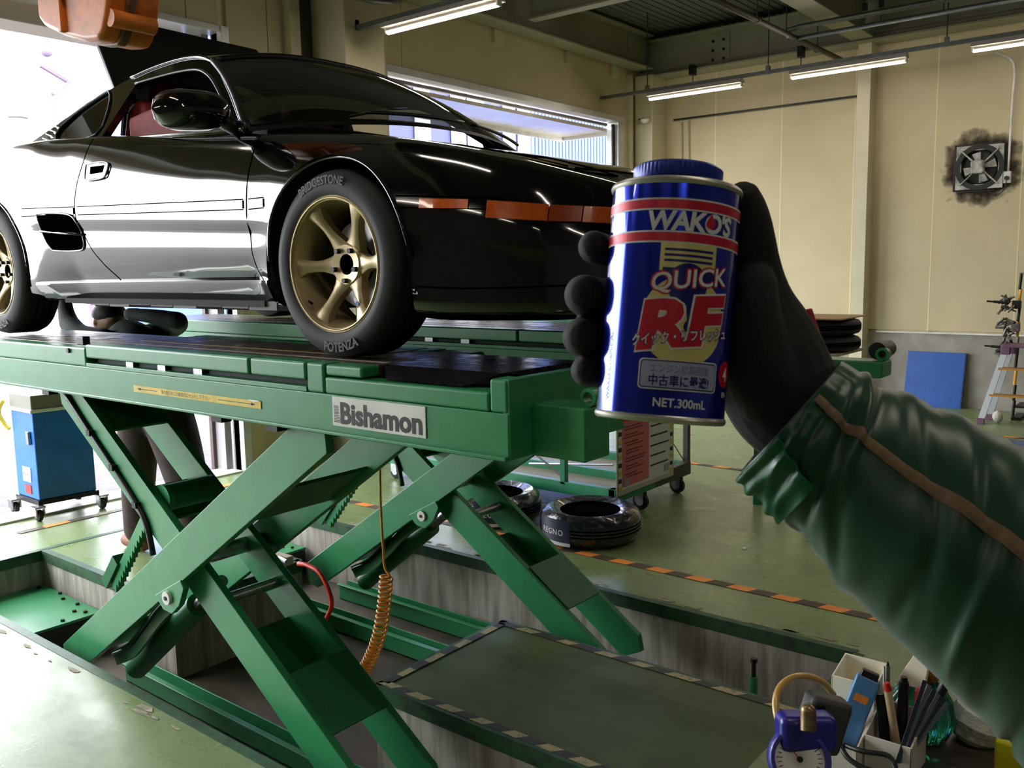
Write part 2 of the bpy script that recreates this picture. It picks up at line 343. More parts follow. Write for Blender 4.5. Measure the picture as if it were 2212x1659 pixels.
tape((-5.2, 6.45), (-.6, 6.45), .05, floor, (TO, TBR), .13, .014); tape((-3.6, 9.02), (-.5, 9.02), .05, floor, (TO, TBR), .13, .014); tape((-5.85, 2.3), (-5.85, 4.0), .06, floor, (TBR, TO, TBR, PALE), .16, .0); tape((-5.55, -1.2), (-3.0, 1.05), .07, floor, (TBR, PALE, TO), .2, .0)
# chipped bare cement flakes along the pit rims
for k in range(70):
    side = random.choice(((PY[3]+.06, 1), (PY[0]-.075, 0), (PY[3]+.055, 1)))
    x = random.uniform(PX0, PX1); y = side[0]+random.uniform(-.012, .02); n = random.randint(5, 8); r = random.uniform(.012, .05)
    pts = [(x+r*random.uniform(.6, 1.9)*math.cos(2*math.pi*i/n), y+.35*r*random.uniform(.5, 1.3)*math.sin(2*math.pi*i/n), .0016) for i in range(n)]
    obj('chipped_patch', MB().prism(pts, (0, 0, .0008)), PALE, floor)
# ---- right wall: insulated panels with pale seams over a bare concrete plinth
seams = [-6.2, -5.16, -4.30, -3.44, -2.58, -1.74, -.88, -.02, .84, 1.7, 2.56, 3.42, 4.4]
wr = MB().box((XW-.2, YR+.03, .0), (4.4, YR+.12, ZC)); wall_right = struct('wall_right', wr, SEAM)
for a, b in zip(seams[:-1], seams[1:]):
    obj('wall_panel', MB().box((a+.005, YR, .83), (b-.005, YR+.035, ZC)), CREAM, wall_right, bevel=.003)
for a in seams[1:-1]: obj('seam_strip', MB().box((a-.006, YR-.0015, .82), (a+.006, YR+.03, ZC)), SEAM, wall_right)
struct('baseboard_right', MB().box((XW, YR-.02, 0), (4.4, YR+.035, .80)), CONC)
struct('trim_20', MB().box((-3.12, YR-.035, .80), (4.4, YR+.03, .815)), WHITEP)
# pillar, corner column
struct('pillar', MB().box((-3.36, YR-.22, 0), (-3.215, YR, 3.98)), CREAM2, bevel=.004, label='slim cream steel post on the panelled wall')
struct('pillar', MB().box((-6.12, 10.25, 0), (-5.86, YR, 4.0)), CREAM2, bevel=.012, label='cream corner column beside the window opening')
# ---- left wall with the wide door opening and the window opening
DY0, DY1, HZ = -2.3, 4.17, 3.47      # door opening
WY0, WY1 = 5.86, 10.02               # window opening
wl = MB()
wl.box((XW-.1, -4.7, 0), (XW-.03, DY0, ZC)); wl.box((XW-.1, DY0, HZ), (XW-.03, DY1, ZC)); wl.box((XW-.1, DY1, 0), (XW-.03, WY0, ZC)); wl.box((XW-.1, WY0, HZ), (XW-.03, WY1, ZC)); wl.box((XW-.1, WY1, 0), (XW-.03, YR, ZC))
wall_left = struct('wall_left', wl, SEAM)
for y0, y1, z0 in ((-4.6, -3.1, 0), (-3.1, DY0, 0), (DY0, 0, HZ), (0, 1.3, HZ), (1.3, 2.6, HZ), (2.6, 3.9, HZ), (3.9, DY1, HZ), (DY1+.07, 4.62, .02), (4.62, 5.1, .02), (5.1, WY0, .02), (WY0, 6.12, HZ), (6.12, 10.02, HZ), (10.02, YR, 0)):
    obj('wall_panel', MB().box((XW-.035, y0+.003, z0), (XW, y1-.003, ZC)), CREAM, wall_left, bevel=.003)
# post group between the two openings
struct('pillar', MB().box((XW, 5.06, 0), (XW+.42, 5.5, ZC)), CREAM2, bevel=.008, label='broad cream box column left of the window opening')
struct('pillar', MB().box((XW, 5.74, 0), (XW+.07, 5.85, ZC)), CREAM2, bevel=.003, label='thin pale post at the edge of the window opening')
struct('pillar', MB().box((XW, 4.78, 0), (XW+.09, 4.88, ZC)), CREAM2, bevel=.003, label='thin pale post at the edge of the dark slot')
DARKG = mat('dark_slot_panel', (62, 54, 46), .6)
sl = MB().box((XW, 4.90, 0), (XW+.02, 5.05, ZC)); slot = struct('trim_21', sl, DARKG)
for z in (3.06, 3.3, 2.86): obj('slot_rung', MB().box((XW+.02, 4.90, z), (XW+.05, 5.05, z+.06)), CREAM2, slot)
ALU = mat('pale_aluminium_frame', (206, 204, 200), .35, .4, noise=5., rgb2=(190, 188, 186))
# window frame
wf = bpy.data.objects.new('window_1', None); COL.objects.link(wf); wf['kind'] = 'structure'; wf.location = (XW, WY0, 0); WM[wf.name] = Matrix.Translation((XW, WY0, 0))
obj('window_frame', MB().box((XW-.16, WY0, HZ-.07), (XW+.02, WY1, HZ)), ALU, wf, bevel=.004)
obj('window_jamb', MB().box((XW-.16, WY0, 0), (XW+.02, WY0+.05, HZ-.07)), ALU, wf, bevel=.004)
obj('window_jamb', MB().box((XW-.16, WY1-.14, 0), (XW+.015, WY1, HZ-.07)), ALU, wf, bevel=.004)
obj('guide_rail', MB().box((XW-.05, WY1-.20, 0), (XW-.03, WY1-.15, HZ-.10)), DSTEEL, wf)
obj('shutter_bar', MB().box((XW-.16, WY0+.05, HZ-.115), (XW-.11, WY1-.2, HZ-.085)), mat('grey_shutter_bar', (120, 118, 116), .4, .4), wf)
# canopy outside the window
CANO = mat('glossy_white_soffit', (230, 218, 204), .25, noise=2.5, rgb2=(206, 192, 178))
can = MB().box((-7.02, 5.6, 3.30), (XW-.17, 9.93, 3.34)); canopy = struct('canopy_soffit', can, CANO, label='glossy white soffit outside the window opening')
obj('canopy_edge', MB().box((-7.07, 5.6, 3.25), (-7.02, 9.96, 3.37)), WHITEP, canopy); obj('canopy_edge', MB().box((-7.02, 9.93, 3.26), (XW-.17, 9.98, 3.36)), WHITEP, canopy)
# door opening: header box of the roller shutter and jamb
d1 = bpy.data.objects.new('door_1', None); COL.objects.link(d1); d1['kind'] = 'structure'; d1.location = (XW, DY1, 0); WM[d1.name] = Matrix.Translation((XW, DY1, 0))
obj('door_header', MB().box((XW-.30, DY0, HZ-.05), (XW+.02, DY1+.02, HZ)), ALU, d1, bevel=.004)
obj('shutter_curtain', MB().box((XW-.62, DY0, HZ-.17), (XW-.32, DY1-.1, HZ+.5)), mat('beige_roller_shutter', (190, 172, 158), .5), d1, bevel=.01)
obj('door_jamb', MB().box((XW-.12, DY1, 0), (XW+.03, DY1+.07, HZ)), ALU, d1, bevel=.004)
obj('guide_rail', MB().box((XW-.30, DY1-.10, 0), (XW-.26, DY1-.07, HZ)), mat('brown_guide_rail', (78, 62, 58), .5), d1)
obj('guide_rail', MB().box((XW-.26, DY1-.07, 0), (XW-.13, DY1-.01, HZ)), mat('grey_door_guide', (150, 146, 146), .5), d1)
obj('door_sill', MB().box((XW-.22, DY0, -.03), (XW+.02, DY1-.02, .015)), WHITEP, d1, bevel=.005)
# remaining walls of the bay, behind the camera
BACKM = mat('grey_shutter_wall', (92, 88, 80), .6, noise=2., rgb2=(78, 74, 68))
struct('wall_front', MB().box((4.4, -4.6, 0), (4.5, YR+.1, ZC)), BACKM); struct('wall_back', MB().box((XW-.1, -4.7, 0), (4.5, -4.6, ZC)), BACKM)
# ---- ceiling deck with ribs, beams
ceil = struct('ceiling', MB().box((XW-.2, -4.7, ZC), (4.5, YR+.12, ZC+.08)), CEILM)
ribs = MB()
for k in range(105):
    x = XW+.1+k*.10; ribs.box((x, -4.6, ZC-.010), (x+.04, YR, ZC))
rb = obj('deck_ribs', ribs, CEILM, ceil); rb['kind'] = 'stuff'
def hbeam(p0, p1, h, w, z, name, label):
    p0 = np.array(p0, float); p1 = np.array(p1, float); a = (p1-p0)/2; n = np.array([-a[1], a[0], 0]); n /= np.linalg.norm(n); c = (p0+p1)/2
    mb = MB(); zz = lambda q: np.array([0, 0, q])
    mb.obox(c+zz(z+.011), a, n*w/2, zz(.011)); mb.obox(c+zz(z+h-.011), a, n*w/2, zz(.011)); mb.obox(c+zz(z+h/2), a, n*.009, zz(h/2-.02))
    return struct(name, mb, BEAMM, label=label, bevel=.003)
B1 = hbeam((-6.2, YR-.16, 0), (4.4, YR-.16, 0), .45, .30, 3.97, 'beam', 'long grey roof beam above the panelled wall')
B2 = hbeam((XW+.16, -4.6, 0), (XW+.16, YR-.3, 0), .42, .24, 4.06, 'beam', 'grey roof beam above the window opening')
hbeam((-3.29, -4.6, 0), (-3.29, YR-.3, 0), .44, .24, 4.0, 'beam', 'cross beam running to the slim wall post')
hbeam((XW+.3, 7.72, 0), (-3.4, 7.72, 0), .26, .13, 4.14, 'beam', 'lighter secondary beam leaving the window wall')
hbeam((-3.1, 7.72, 0), (4.4, 7.72, 0), .26, .13, 4.14, 'beam', 'secondary beam behind the cross beam'); hbeam((XW+.3, 2.6, 0), (4.4, 2.6, 0), .26, .13, 4.14, 'beam', 'secondary beam over the car')
for yb in (10.05, 9.93): 
    for k in range(3): obj('bolt', MB().cyl((XW+.145, yb, 4.16+k*.11), (XW+.17, yb, 4.16+k*.11), .018, 8), DSTEEL, B2)
for xb in (-5.12, -4.98):
    for k in range(3): obj('bolt', MB().cyl((xb, YR-.18, 4.08+k*.11), (xb, YR-.15, 4.08+k*.11), .018, 8), DSTEEL, B1)
obj('splice_plate', MB().box((XW+.168, 9.85, 4.10), (XW+.176, 10.14, 4.44)), BEAMM, B2); obj('splice_plate', MB().box((-5.2, YR-.176, 4.02), (-4.9, YR-.168, 4.38)), BEAMM, B1)
for yk in (7.45, 8.75, 9.72): obj('clip', MB().box((XW, yk, 3.93), (XW+.03, yk+.14, 4.06)), CREAM2, B2)
# outside ground
ASPH = mat('pale_asphalt', (100, 96, 94), .85, noise=6., rgb2=(84, 80, 79), bump=(60, .4, .01))
struct('ground', MB().box((-40, -30, -.16), (XW, 45, -.10)), ASPH)
# ================================================================ scissor lifts
YC = 2.62
ZD = 1.335                      # deck height
WHT = mat('white_deck_line', (168, 160, 150), .5, noise=40., rgb2=(120, 112, 104)); YLN = mat('yellow_deck_line', (170, 138, 50), .5, noise=40., rgb2=(120, 98, 48))
DARKV = mat('dark_lift_void', (26, 34, 28), .7)
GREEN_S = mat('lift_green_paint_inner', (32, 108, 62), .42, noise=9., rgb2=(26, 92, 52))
def lift(far):
    Y = (lambda y: y+1.37) if far else (lambda y: y)   # the far lift is the same machine set over the other pit
    lab = 'green scissor lift carrying the far wheels, nearer the panelled wall' if far else 'green scissor lift in the foreground carrying the near wheels'
    T = thing('scissor_lift', lab, 'car lift', (-3.0, Y(1.93), -.40), 'pair of green scissor lifts under the car')
    def P(name, mb, m, **k): return obj(name, mb, m, T, **k)
    bx = lambda x0, x1, y0, y1, z0, z1: MB().box((x0, Y(y0), z0), (x1, Y(y1), z1))
    # side beams with rolled lower flange
    for y0, y1, lip in ((1.67, 1.70, 1.655), (2.17, 2.20, 2.215)):
        mb = bx(-5.5, -1.352, y0, y1, 1.129, 1.247); mb.box((-5.5, Y(min(y0, lip)), 1.129), (-1.352, Y(max(y1, lip)), 1.141)); P('side_beam', mb, GREEN, bevel=.004)
    P('end_plate', bx(-1.372, -1.349, 1.672, 2.198, 1.13, 1.332), GREEN, bevel=.003)
    P('deck_pan', bx(-5.5, -1.38, 1.705, 2.165, 1.24, 1.275), DARKV)
    for ys in (0, 1):
        y0, y1 = ((1.668, 1.74), (2.13, 2.202))[ys]
        for nm, x0, x1, z0, z1 in (('rail_cap', -5.5, -3.471, 1.247, 1.321), ('rail_post', -2.117, -2.04, 1.247, ZD), ('rail_cap', -2.036, -1.412, 1.247, 1.297), ('rail_post', -1.41, -1.353, 1.247, 1.331),
                                   ('deck_edge_bar', -3.467, -2.405, 1.281, ZD), ('deck_edge_bar', -2.396, -2.123, 1.281, ZD), ('deck_edge_bar', -2.03, -1.875, 1.301, ZD-.002)):
            P(nm, bx(x0, x1, y0, y1, z0, z1), GREEN, bevel=.008)
        P('rail_ledge', bx(-3.47, -2.12, y0, y1, 1.247, 1.262), GREEN, bevel=.002)
        for xq in (-3.2, -2.98, -2.75): P('stop_pad', bx(xq, xq+.05, y0+.02, y0+.035, 1.262, 1.28), STEEL)
    # decks
    P('deck_plate', bx(-5.5, -3.474, 1.742, 2.128, 1.30, ZD-.012), DECK, bevel=.002)
    P('deck_plate', bx(-3.467, -2.405, 1.742, 2.128, 1.30, ZD-.002), DECK, bevel=.002)
    P('deck_plate', bx(-2.396, -2.123, 1.742, 2.128, 1.30, ZD-.002), DECK, bevel=.002)
    P('deck_plate', bx(-2.115, -1.885, 1.742, 2.128, 1.30, ZD-.003), DECK, bevel=.002)
    sp = MB(); a = [(-1.88, 1.76, ZD-.002), (-1.44, 1.76, ZD-.002), (-1.44, 2.11, ZD-.002), (-1.88, 2.11, ZD-.002), (-1.80, 1.69, 1.301), (-1.52, 1.69, 1.301), (-1.52, 2.18, 1.301), (-1.80, 2.18, 1.301), (-1.38, 1.85, 1.318), (-1.38, 2.02, 1.318)]
    a = [(q[0], Y(q[1]), q[2]) for q in a]; F = [(0, 1, 2, 3), (0, 4, 5, 1), (2, 6, 7, 3), (1, 8, 9, 2)]
    sp.add(a, F); sp.box((-1.88, Y(1.76), 1.29), (-1.44, Y(2.11), ZD-.006)); P('slide_plate', sp, PLATE)
    for nm, yy, m in (('white_line', 1.795, WHT), ('yellow_line', 1.90, YLN)):
        P(nm, bx(-5.2, -3.48, yy-.009, yy+.009, ZD-.0125, ZD-.0115), m); P(nm, bx(-3.46, -1.90, yy-.009, yy+.009, ZD-.0025, ZD-.0015), m)
    # outrigger box at the front end
    xe = -.90 if far else -1.187; ye = (1.76, 1.87)
    P('end_box', MB().box((-1.352, Y(ye[0]), 1.205 if far else 1.128), (xe, Y(ye[1]), 1.262)), GREEN, bevel=.006); P('end_ring', MB().lathe([(.014, -.015), (.023, -.015), (.023, .015), (.014, .015)], (xe-.01, Y(1.80), 1.285), (0, 1, 0), 24, close=True), GREEN, smooth=40)
    if far: P('end_roller', MB().cyl((xe-.03, Y(1.80), 1.295), (xe-.03, Y(1.92), 1.295), .03, 18), HOSEB, smooth=40)
    # scissor arms : plates with chamfered ends, centre line z = zc + k (x - xc)
    xc, zc = -3.03, .515
    def arm(name, k, x0, x1, y0, y1, w=.152, m=GREEN):
        c = math.hypot(1, k); d = np.array([1/c, k/c]); n = np.array([-k/c, 1/c]); p0 = np.array([x0, zc+k*(x0-xc)]); p1 = np.array([x1, zc+k*(x1-xc)]); h = w/2; e = .055
        q = [p0+n*h-0*d, p0-n*h*.3-d*e, p0-n*h+0*d, p1-n*h, p1+n*h*.3+d*e, p1+n*h]
        return P(name, MB().prism([(a, Y(y0), b) for a, b in q], (0, Y(y1)-Y(y0), 0)), m, bevel=.003)
    kA, kB = .675, -.685
    arm('outer_arm', kA, -3.95, -2.14, 1.715, 1.747); arm('outer_arm', kA, -3.95, -2.14, 2.12, 2.15)
    arm('inner_arm', kB, -3.90, -2.06, 1.775, 1.805); arm('inner_arm', kB, -3.90, -2.06, 2.04, 2.07)
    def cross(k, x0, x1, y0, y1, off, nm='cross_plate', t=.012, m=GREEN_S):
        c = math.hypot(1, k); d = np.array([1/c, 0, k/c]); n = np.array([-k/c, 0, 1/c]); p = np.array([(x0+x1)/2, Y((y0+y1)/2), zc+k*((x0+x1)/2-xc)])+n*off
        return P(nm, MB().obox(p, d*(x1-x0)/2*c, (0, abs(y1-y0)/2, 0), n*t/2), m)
    cross(kB, -2.50, -2.28, 1.795, 2.05, .078); cross(kB, -2.74, -2.56, 1.795, 2.05, -.06); cross(kB, -3.86, -3.60, 1.795, 2.05, .07); cross(kB, -3.40, -3.24, 1.795, 2.05, -.05)
    cross(kA, -2.62, -2.40, 1.745, 2.12, -.05); cross(kA, -3.70, -3.42, 1.745, 2.12, -.06); cross(kA, -2.30, -2.16, 1.745, 2.12, .05)
    P('pivot_pin', MB().cyl((xc, Y(1.748), zc), (xc, Y(2.118), zc), .032, 20), STEEL, smooth=40)
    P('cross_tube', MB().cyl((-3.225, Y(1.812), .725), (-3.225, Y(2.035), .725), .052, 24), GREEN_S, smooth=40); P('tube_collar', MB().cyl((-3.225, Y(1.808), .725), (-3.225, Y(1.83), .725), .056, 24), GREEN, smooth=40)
    P('cross_shaft', MB().cyl((-2.83, Y(1.81), .40), (-2.83, Y(2.035), .40), .022, 16), STEEL, smooth=40)
    br = [(-3.155, .375), (-2.965, .475), (-2.945, .445), (-2.985, .37), (-3.04, .325), (-3.10, .33)]
    P('cylinder_bracket', MB().prism([(a, Y(1.71), b) for a, b in br], (0, Y(1.735)-Y(1.71), 0)), GREEN, bevel=.003)
    P('bracket_bolt', MB().cyl((-3.055, Y(1.698), .388), (-3.055, Y(1.712), .388), .026, 20), WHITEP, smooth=40); P('bolt_core', MB().cyl((-3.055, Y(1.694), .388), (-3.055, Y(1.70), .388), .008, 10), DSTEEL)
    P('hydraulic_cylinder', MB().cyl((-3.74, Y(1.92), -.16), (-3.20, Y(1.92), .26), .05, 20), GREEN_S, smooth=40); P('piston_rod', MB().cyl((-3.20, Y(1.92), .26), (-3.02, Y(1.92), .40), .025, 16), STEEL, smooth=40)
    lk = crom([(-3.18, .32), (-3.30, .235), (-3.45, .10), (-3.56, .01), (-3.70, -.06)], 5); lw = .028
    up = [(p[0]-.02, p[1]+lw) for p in lk]; dn = [(p[0]+.02, p[1]-lw) for p in lk]
    P('lever_link', MB().prism([(a, Y(1.80), b) for a, b in up+dn[::-1]], (0, Y(1.815)-Y(1.80), 0)), GREEN_S); P('bleed_hose', MB().tube([(p[0], Y(1.795), p[1]+.02) for p in lk], .006, 8), HOSEB, smooth=180)
    # toothed safety rack
    r0 = np.array([-4.27, .05]); r1 = np.array([-3.88, .50]); d = (r1-r0)/np.linalg.norm(r1-r0); n = np.array([d[1], -d[0]]); L = np.linalg.norm(r1-r0); K = 15
    pts = [r0-n*.03, r1-n*.03]+[q for i in range(K, 0, -1) for q in (r0+d*L*i/K+n*.012, r0+d*L*(i-.95)/K+n*.035)]
    P('safety_rack', MB().prism([(a, Y(2.10), b) for a, b in pts], (0, Y(2.13)-Y(2.10), 0)), GREEN); rb_ = MB().obox((-4.27, Y(2.115), .13), np.array([d[0], 0, d[1]])*.10, (0, .03, 0), np.array([n[0], 0, n[1]])*.03); P('rack_guide', rb_, GREEN_S, bevel=.003)
    hp = [(-3.88, Y(1.768), 1.10), (-3.68, Y(1.768), .946), (-3.51, Y(1.768), .82), (-3.345, Y(1.768), .689), (-3.28, Y(1.768), .61), (-3.25, Y(1.768), .50)]
    P('hydraulic_hose', MB().tube(crom(hp, 6), .012, 10), HOSEB, smooth=180)
    for q in (hp[1], hp[2], hp[3]): P('hose_clip', MB().box((q[0]-.014, Y(1.752), q[2]-.010), (q[0]+.014, Y(1.775), q[2]+.014)), DSTEEL)
    # base rails on the pit floor and the bolted cover at the back end
    for y0, y1 in ((1.725, 1.80), (2.07, 2.145)):
        mb = bx(-4.15, -1.75, y0, y1, -.40, -.392); mb.box((-4.15, Y(y0), -.40), (-1.75, Y(y0+.008), -.30)); mb.box((-4.15, Y(y1-.008), -.40), (-1.75, Y(y1), -.30)); mb.box((-4.15, Y(y0-.02), -.305), (-1.75, Y(y0+.008), -.298)); P('base_rail', mb, GREEN, bevel=.002)
    P('base_cover', bx(-5.35, -4.64, 1.66, 2.215, -.215, -.20), GREEN, bevel=.003); P('cover_skirt', bx(-4.66, -4.645, 1.67, 2.21, -.39, -.215), DARKV)
    for xq, yq in ((-4.70, 1.74), (-4.70, 2.15), (-4.76, 2.12), (-5.0, 2.17), (-5.3, 2.17), (-4.85, 2.18), (-5.1, 2.2), (-4.68, 2.02)): P('cover_bolt', MB().cyl((xq, Y(yq), -.2), (xq, Y(yq), -.19), .011, 6), DSTEEL)
    for xq, zq in ((-2.65, 1.118), (-2.35, 1.118), (-3.9, 1.118)): P('guide_block', bx(xq, xq+.06, 1.68, 1.72, zq-.012, zq+.012), DSTEEL)
    if not far:
        y = 1.669
        P('maker_plate', MB().box((-2.005, y-.002, 1.157), (-1.632, y, 1.242)), WHITEP)
        P('maker_lettering', text_mb('bish', width=.325, fn=lambda u, v, w: (-1.807+u, y-.0025-w, 1.196+v), t=.0006), BLACKI)
        for k in range(11): P('maker_stripe', MB().box((-1.998, y-.0032, 1.168+k*.0046), (-1.979+max(0, (4-k))*.006, y-.0022, 1.1697+k*.0046)), BLACKI)
        P('warning_strip', MB().box((-3.118, y-.0015, 1.175), (-2.349, y, 1.199)), YELP)
        P('warning_lettering', text_mb('yeltxt', width=.30, height=.0155, fn=lambda u, v, w: (-2.78+u, y-.0022-w, 1.187+v)), BLACKI)
        for xa, xb in ((-2.96, -3.09), (-2.58, -2.38)):
            P('warning_arrow', MB().box((xa, y-.0022, 1.186), (xb, y-.0015, 1.188)).prism([(xb, y-.0022, 1.187), (xb+.02*(1 if xb < -2.6 else -1), y-.0022, 1.192), (xb+.02*(1 if xb < -2.6 else -1), y-.0022, 1.182)], (0, .0007, 0)), BLACKI)
        P('torn_corner', MB().prism([(-2.42, y-.004, 1.201), (-2.36, y-.004, 1.197), (-2.352, y-.003, 1.201), (-2.38, y-.006, 1.196)], (0, .001, 0)), WHITEP)
        P('limit_switch', MB().box((-3.60, 1.70, 1.325), (-3.545, 1.73, 1.36)), DSTEEL, bevel=.004); P('limit_button', MB().cyl((-3.60, 1.667, 1.305), (-3.60, 1.66, 1.305), .010, 10), DSTEEL)
    return T
LIFT_N = lift(False); LIFT_F = lift(True)
# ================================================================ black coupe on the lifts
XF = -2.12
PAINT = mat('black_gloss_car_paint', (5, 5, 6), .09, coat=1., spec=.6)
TRIMB = mat('black_satin_trim', (14, 14, 15), .4); INTER = mat('dark_cabin_trim', (16, 16, 17), .7); REDF = mat('red_seat_fabric', (140, 26, 26), .75, noise=30., rgb2=(112, 18, 20))
GAPM = mat('black_panel_gap', (2, 2, 2), .9, spec=0.); UNDER = mat('dark_underbody', (22, 22, 22), .8)
AMBER = mat('amber_lens', (214, 96, 22), .18, noise=60., rgb2=(186, 78, 16), coat=.5); AMBER_D = mat('dark_amber_lens', (160, 62, 16), .2, coat=.5)
BRONZE = mat('bronze_wheel_paint', (182, 164, 126), .34, .45, noise=10., rgb2=(168, 150, 114)); DISC = mat('brake_disc_steel', (190, 190, 194), .35, .4)
SIDEG = glass_thin('tinted_side_glass', (176, 172, 166), 2.1); WINDG = glass_thin('windscreen_glass', (120, 122, 122), 1.9)
TYRE = mat('tyre_rubber', (25, 24, 24), .68, noise=50., rgb2=(20, 19, 19), bump=(90, .08, .003)); TLET = mat('tyre_lettering', (52, 50, 49), .6)
ST = [-3.27, -3.22, -3.05, -2.75, -2.4, -2.05, -1.7, -1.2, -.7, -.4, -.1, .2, .41, .56, .69, .79, .855, .888, .897]
WD = [0, .42, .70, .80, .842, .84, .828, .824, .828, .838, .845, .838, .815, .775, .70, .58, .42, .22, 0]
H0S = ([-3.27, -2.9, -2.4, -1.7, -.5, .1, .42, .7, .897], [.26, .2, .168, .158, .152, .148, .122, .122, .17])
H7S = ([-3.27, -3.05, -2.75, -2.4, -2.05, -1.54, -1.2, -.7, -.4, -.1, .2, .41, .56, .69, .80, .897], [.78, .83, .855, .862, .855, .825, .795, .745, .716, .684, .641, .598, .560, .522, .485, .43])
FR = [0, .05, .15, .33, .55, .66, .84, 1.0]; DDR = [.06, .02, .012, .010, 0., .004, .024, .075]
FD = [0, .05, .14, .235, .33, .435, .455, .51, .60, .70, .84, 1.0]; OD = [.10, .080, .062, .032, .0155, .0125, .0085, .0, .0015, .006, .026, .075]
def rows_at(s):
    W = float(pchip(np.arange(len(ST)), WD, np.interp(s, ST, np.arange(len(ST))))[0]); h0 = float(pchip(*H0S, s)[0]); h7 = float(pchip(*H7S, s)[0])
    k = W/.845; g_ = max(0., min(1., (-.30-s)/.12))*max(0., min(1., (s+2.0)/.3)); fq = [0, .05, .14, .235, .33, .435, .455, .51, .60, .70, .84, 1.0]; dA = pchip(FR, DDR, fq); dB = np.array(OD)
    R = [(max(W-(a*(1-g_)+b*g_)*min(1, k*1.2), 0), h0+(h7-h0)*f) for f, a, b in zip(fq, dA, dB)]
    R += [(max(W-.17*min(1, k), 0)*1., h7+.010), (.55*k*.9, h7+.010), (.27*k, h7+.015), (0, h7+.016)]
    return np.array(R)
VV_ = np.linspace(0, 15, 91)
def section(s):
    q = pchip(np.arange(16), rows_at(s), VV_); return q
def harch(s):
    for c, zc_, r in ((0., .288, .318), (-2.4, .298, .325)):
        if abs(s-c) < r-1e-6: return zc_+math.sqrt(r*r-(s-c)**2)
    return None
def Dsurf(s, h):
    q = section(s)[:67]; return float(np.interp(h, q[:, 1], q[:, 0]))
def cw(s, d, h, side=-1): return (XF+s, YC+side*d, ZD+h)
def on(s, h, side=-1, off=0.): return cw(s, Dsurf(s, h)+off, h, side)
car = thing('sports_car', 'black two-door sports coupe with bronze wheels raised on the lifts', 'car', (XF-1.2, YC, ZD))
ss = sorted(set([round(float(a), 4) for a in np.concatenate([np.linspace(-3.22, .58, 128), np.linspace(-3.27, -3.05, 14), .58+(.897-.58)*np.sin(np.linspace(0, math.pi/2, 34))])] + [c+q for c, r in ((0., .318), (-2.4, .325)) for q in (-r, -r+.0015, -r+.008, -r+.02, -r+.04, r-.04, r-.02, r-.008, r-.0015, r)]))
body = MB()
for side in (-1, 1):
    G = []; M = []
    for s in ss:
        q = section(s); ha = harch(s); row = []
        for j, (d, h) in enumerate(q):
            f = j/42.
            s2 = s-.055*max(0., min((VV_[j]-7)/4, 1.))*max(0., min((s-.45)/.5, 1))**1.5 if s > .45 else s
            if ha is not None and h < ha and j <= 66: d = Dsurf(s, ha); h = ha
            row.append(cw(s2, d, h, side))
        G.append(row)
    n = len(G); m = len(G[0]); V = [p for r in G for p in r]; F = []; mi = []
    for i in range(n-1):
        for j in range(m-1):
            qd = (i*m+j, i*m+j+1, (i+1)*m+j+1, (i+1)*m+j); F.append(qd if side > 0 else qd[::-1])
            sm = (ss[i]+ss[i+1])/2; mi.append(1 if (-1.72 < sm < -.55 and VV_[j] > 11.6) else 0)
    b0 = len(body.v); body.v += V; body.f += [tuple(x+b0 for x in q) for q in F]; body.mi += mi
bm = bmesh.new()
vs_ = [bm.verts.new(p) for p in body.v]
for q, k in zip(body.f, body.mi):
    try: bm.faces.new([vs_[i] for i in q]).material_index = k
    except ValueError: pass
bmesh.ops.remove_doubles(bm, verts=bm.verts[:], dist=.0004); bmesh.ops.dissolve_degenerate(bm, edges=bm.edges[:], dist=.0003)
bm.verts.index_update(); body = MB(); body.v = [tuple(v.co) for v in bm.verts]; body.f = [tuple(v.index for v in f.verts) for f in bm.faces]; body.mi = [f.material_index for f in bm.faces]; bm.free()
obj('body', body, [PAINT, INTER], car, smooth=50)
ub = MB()
ub.box(cw(-2.95, .66, .17), cw(.7, .66, .19, 1)); ub.box(cw(-1.95, .60, .125), cw(-.5, .60, .17, 1)); ub.box(cw(-1.85, .78, .15), cw(-.42, .78, .17, 1)); obj('underbody', ub, UNDER, car)
for k in range(9): obj('pinch_weld', MB().box(cw(-1.80+k*.16, .772, .146-.004*(k%3)), cw(-1.645+k*.16, .767, .168)), mat('grey_pinch_weld', (120, 118, 114), .7) if k == 0 else MATS['grey_pinch_weld'], car)
# wheel housings and arch lips
for c, zc_, r in ((0., .288, .318), (-2.4, .298, .325)):
    for side in (-1, 1):
        mb = MB(); A = [math.radians(a) for a in np.linspace(-14, 194, 40)]
        G = [[cw(c+(r+.004)*math.cos(a), d, zc_+(r+.004)*math.sin(a), side) for d in (.835, .70, .50)] for a in A]; mb.grid(G); mb.add([cw(c+(r+.004)*math.cos(a), .50, zc_+(r+.004)*math.sin(a), side) for a in A], [tuple(range(len(A)))]); obj('wheel_housing', mb, INTER, car)
        lip = [on(c+(r-.002)*math.cos(a), max(zc_+(r-.002)*math.sin(a), .17), side, .000) for a in [math.radians(x) for x in np.linspace(2, 178, 44)]]
        obj('arch_lip', MB().tube(lip, .006, 8), PAINT, car, smooth=180)
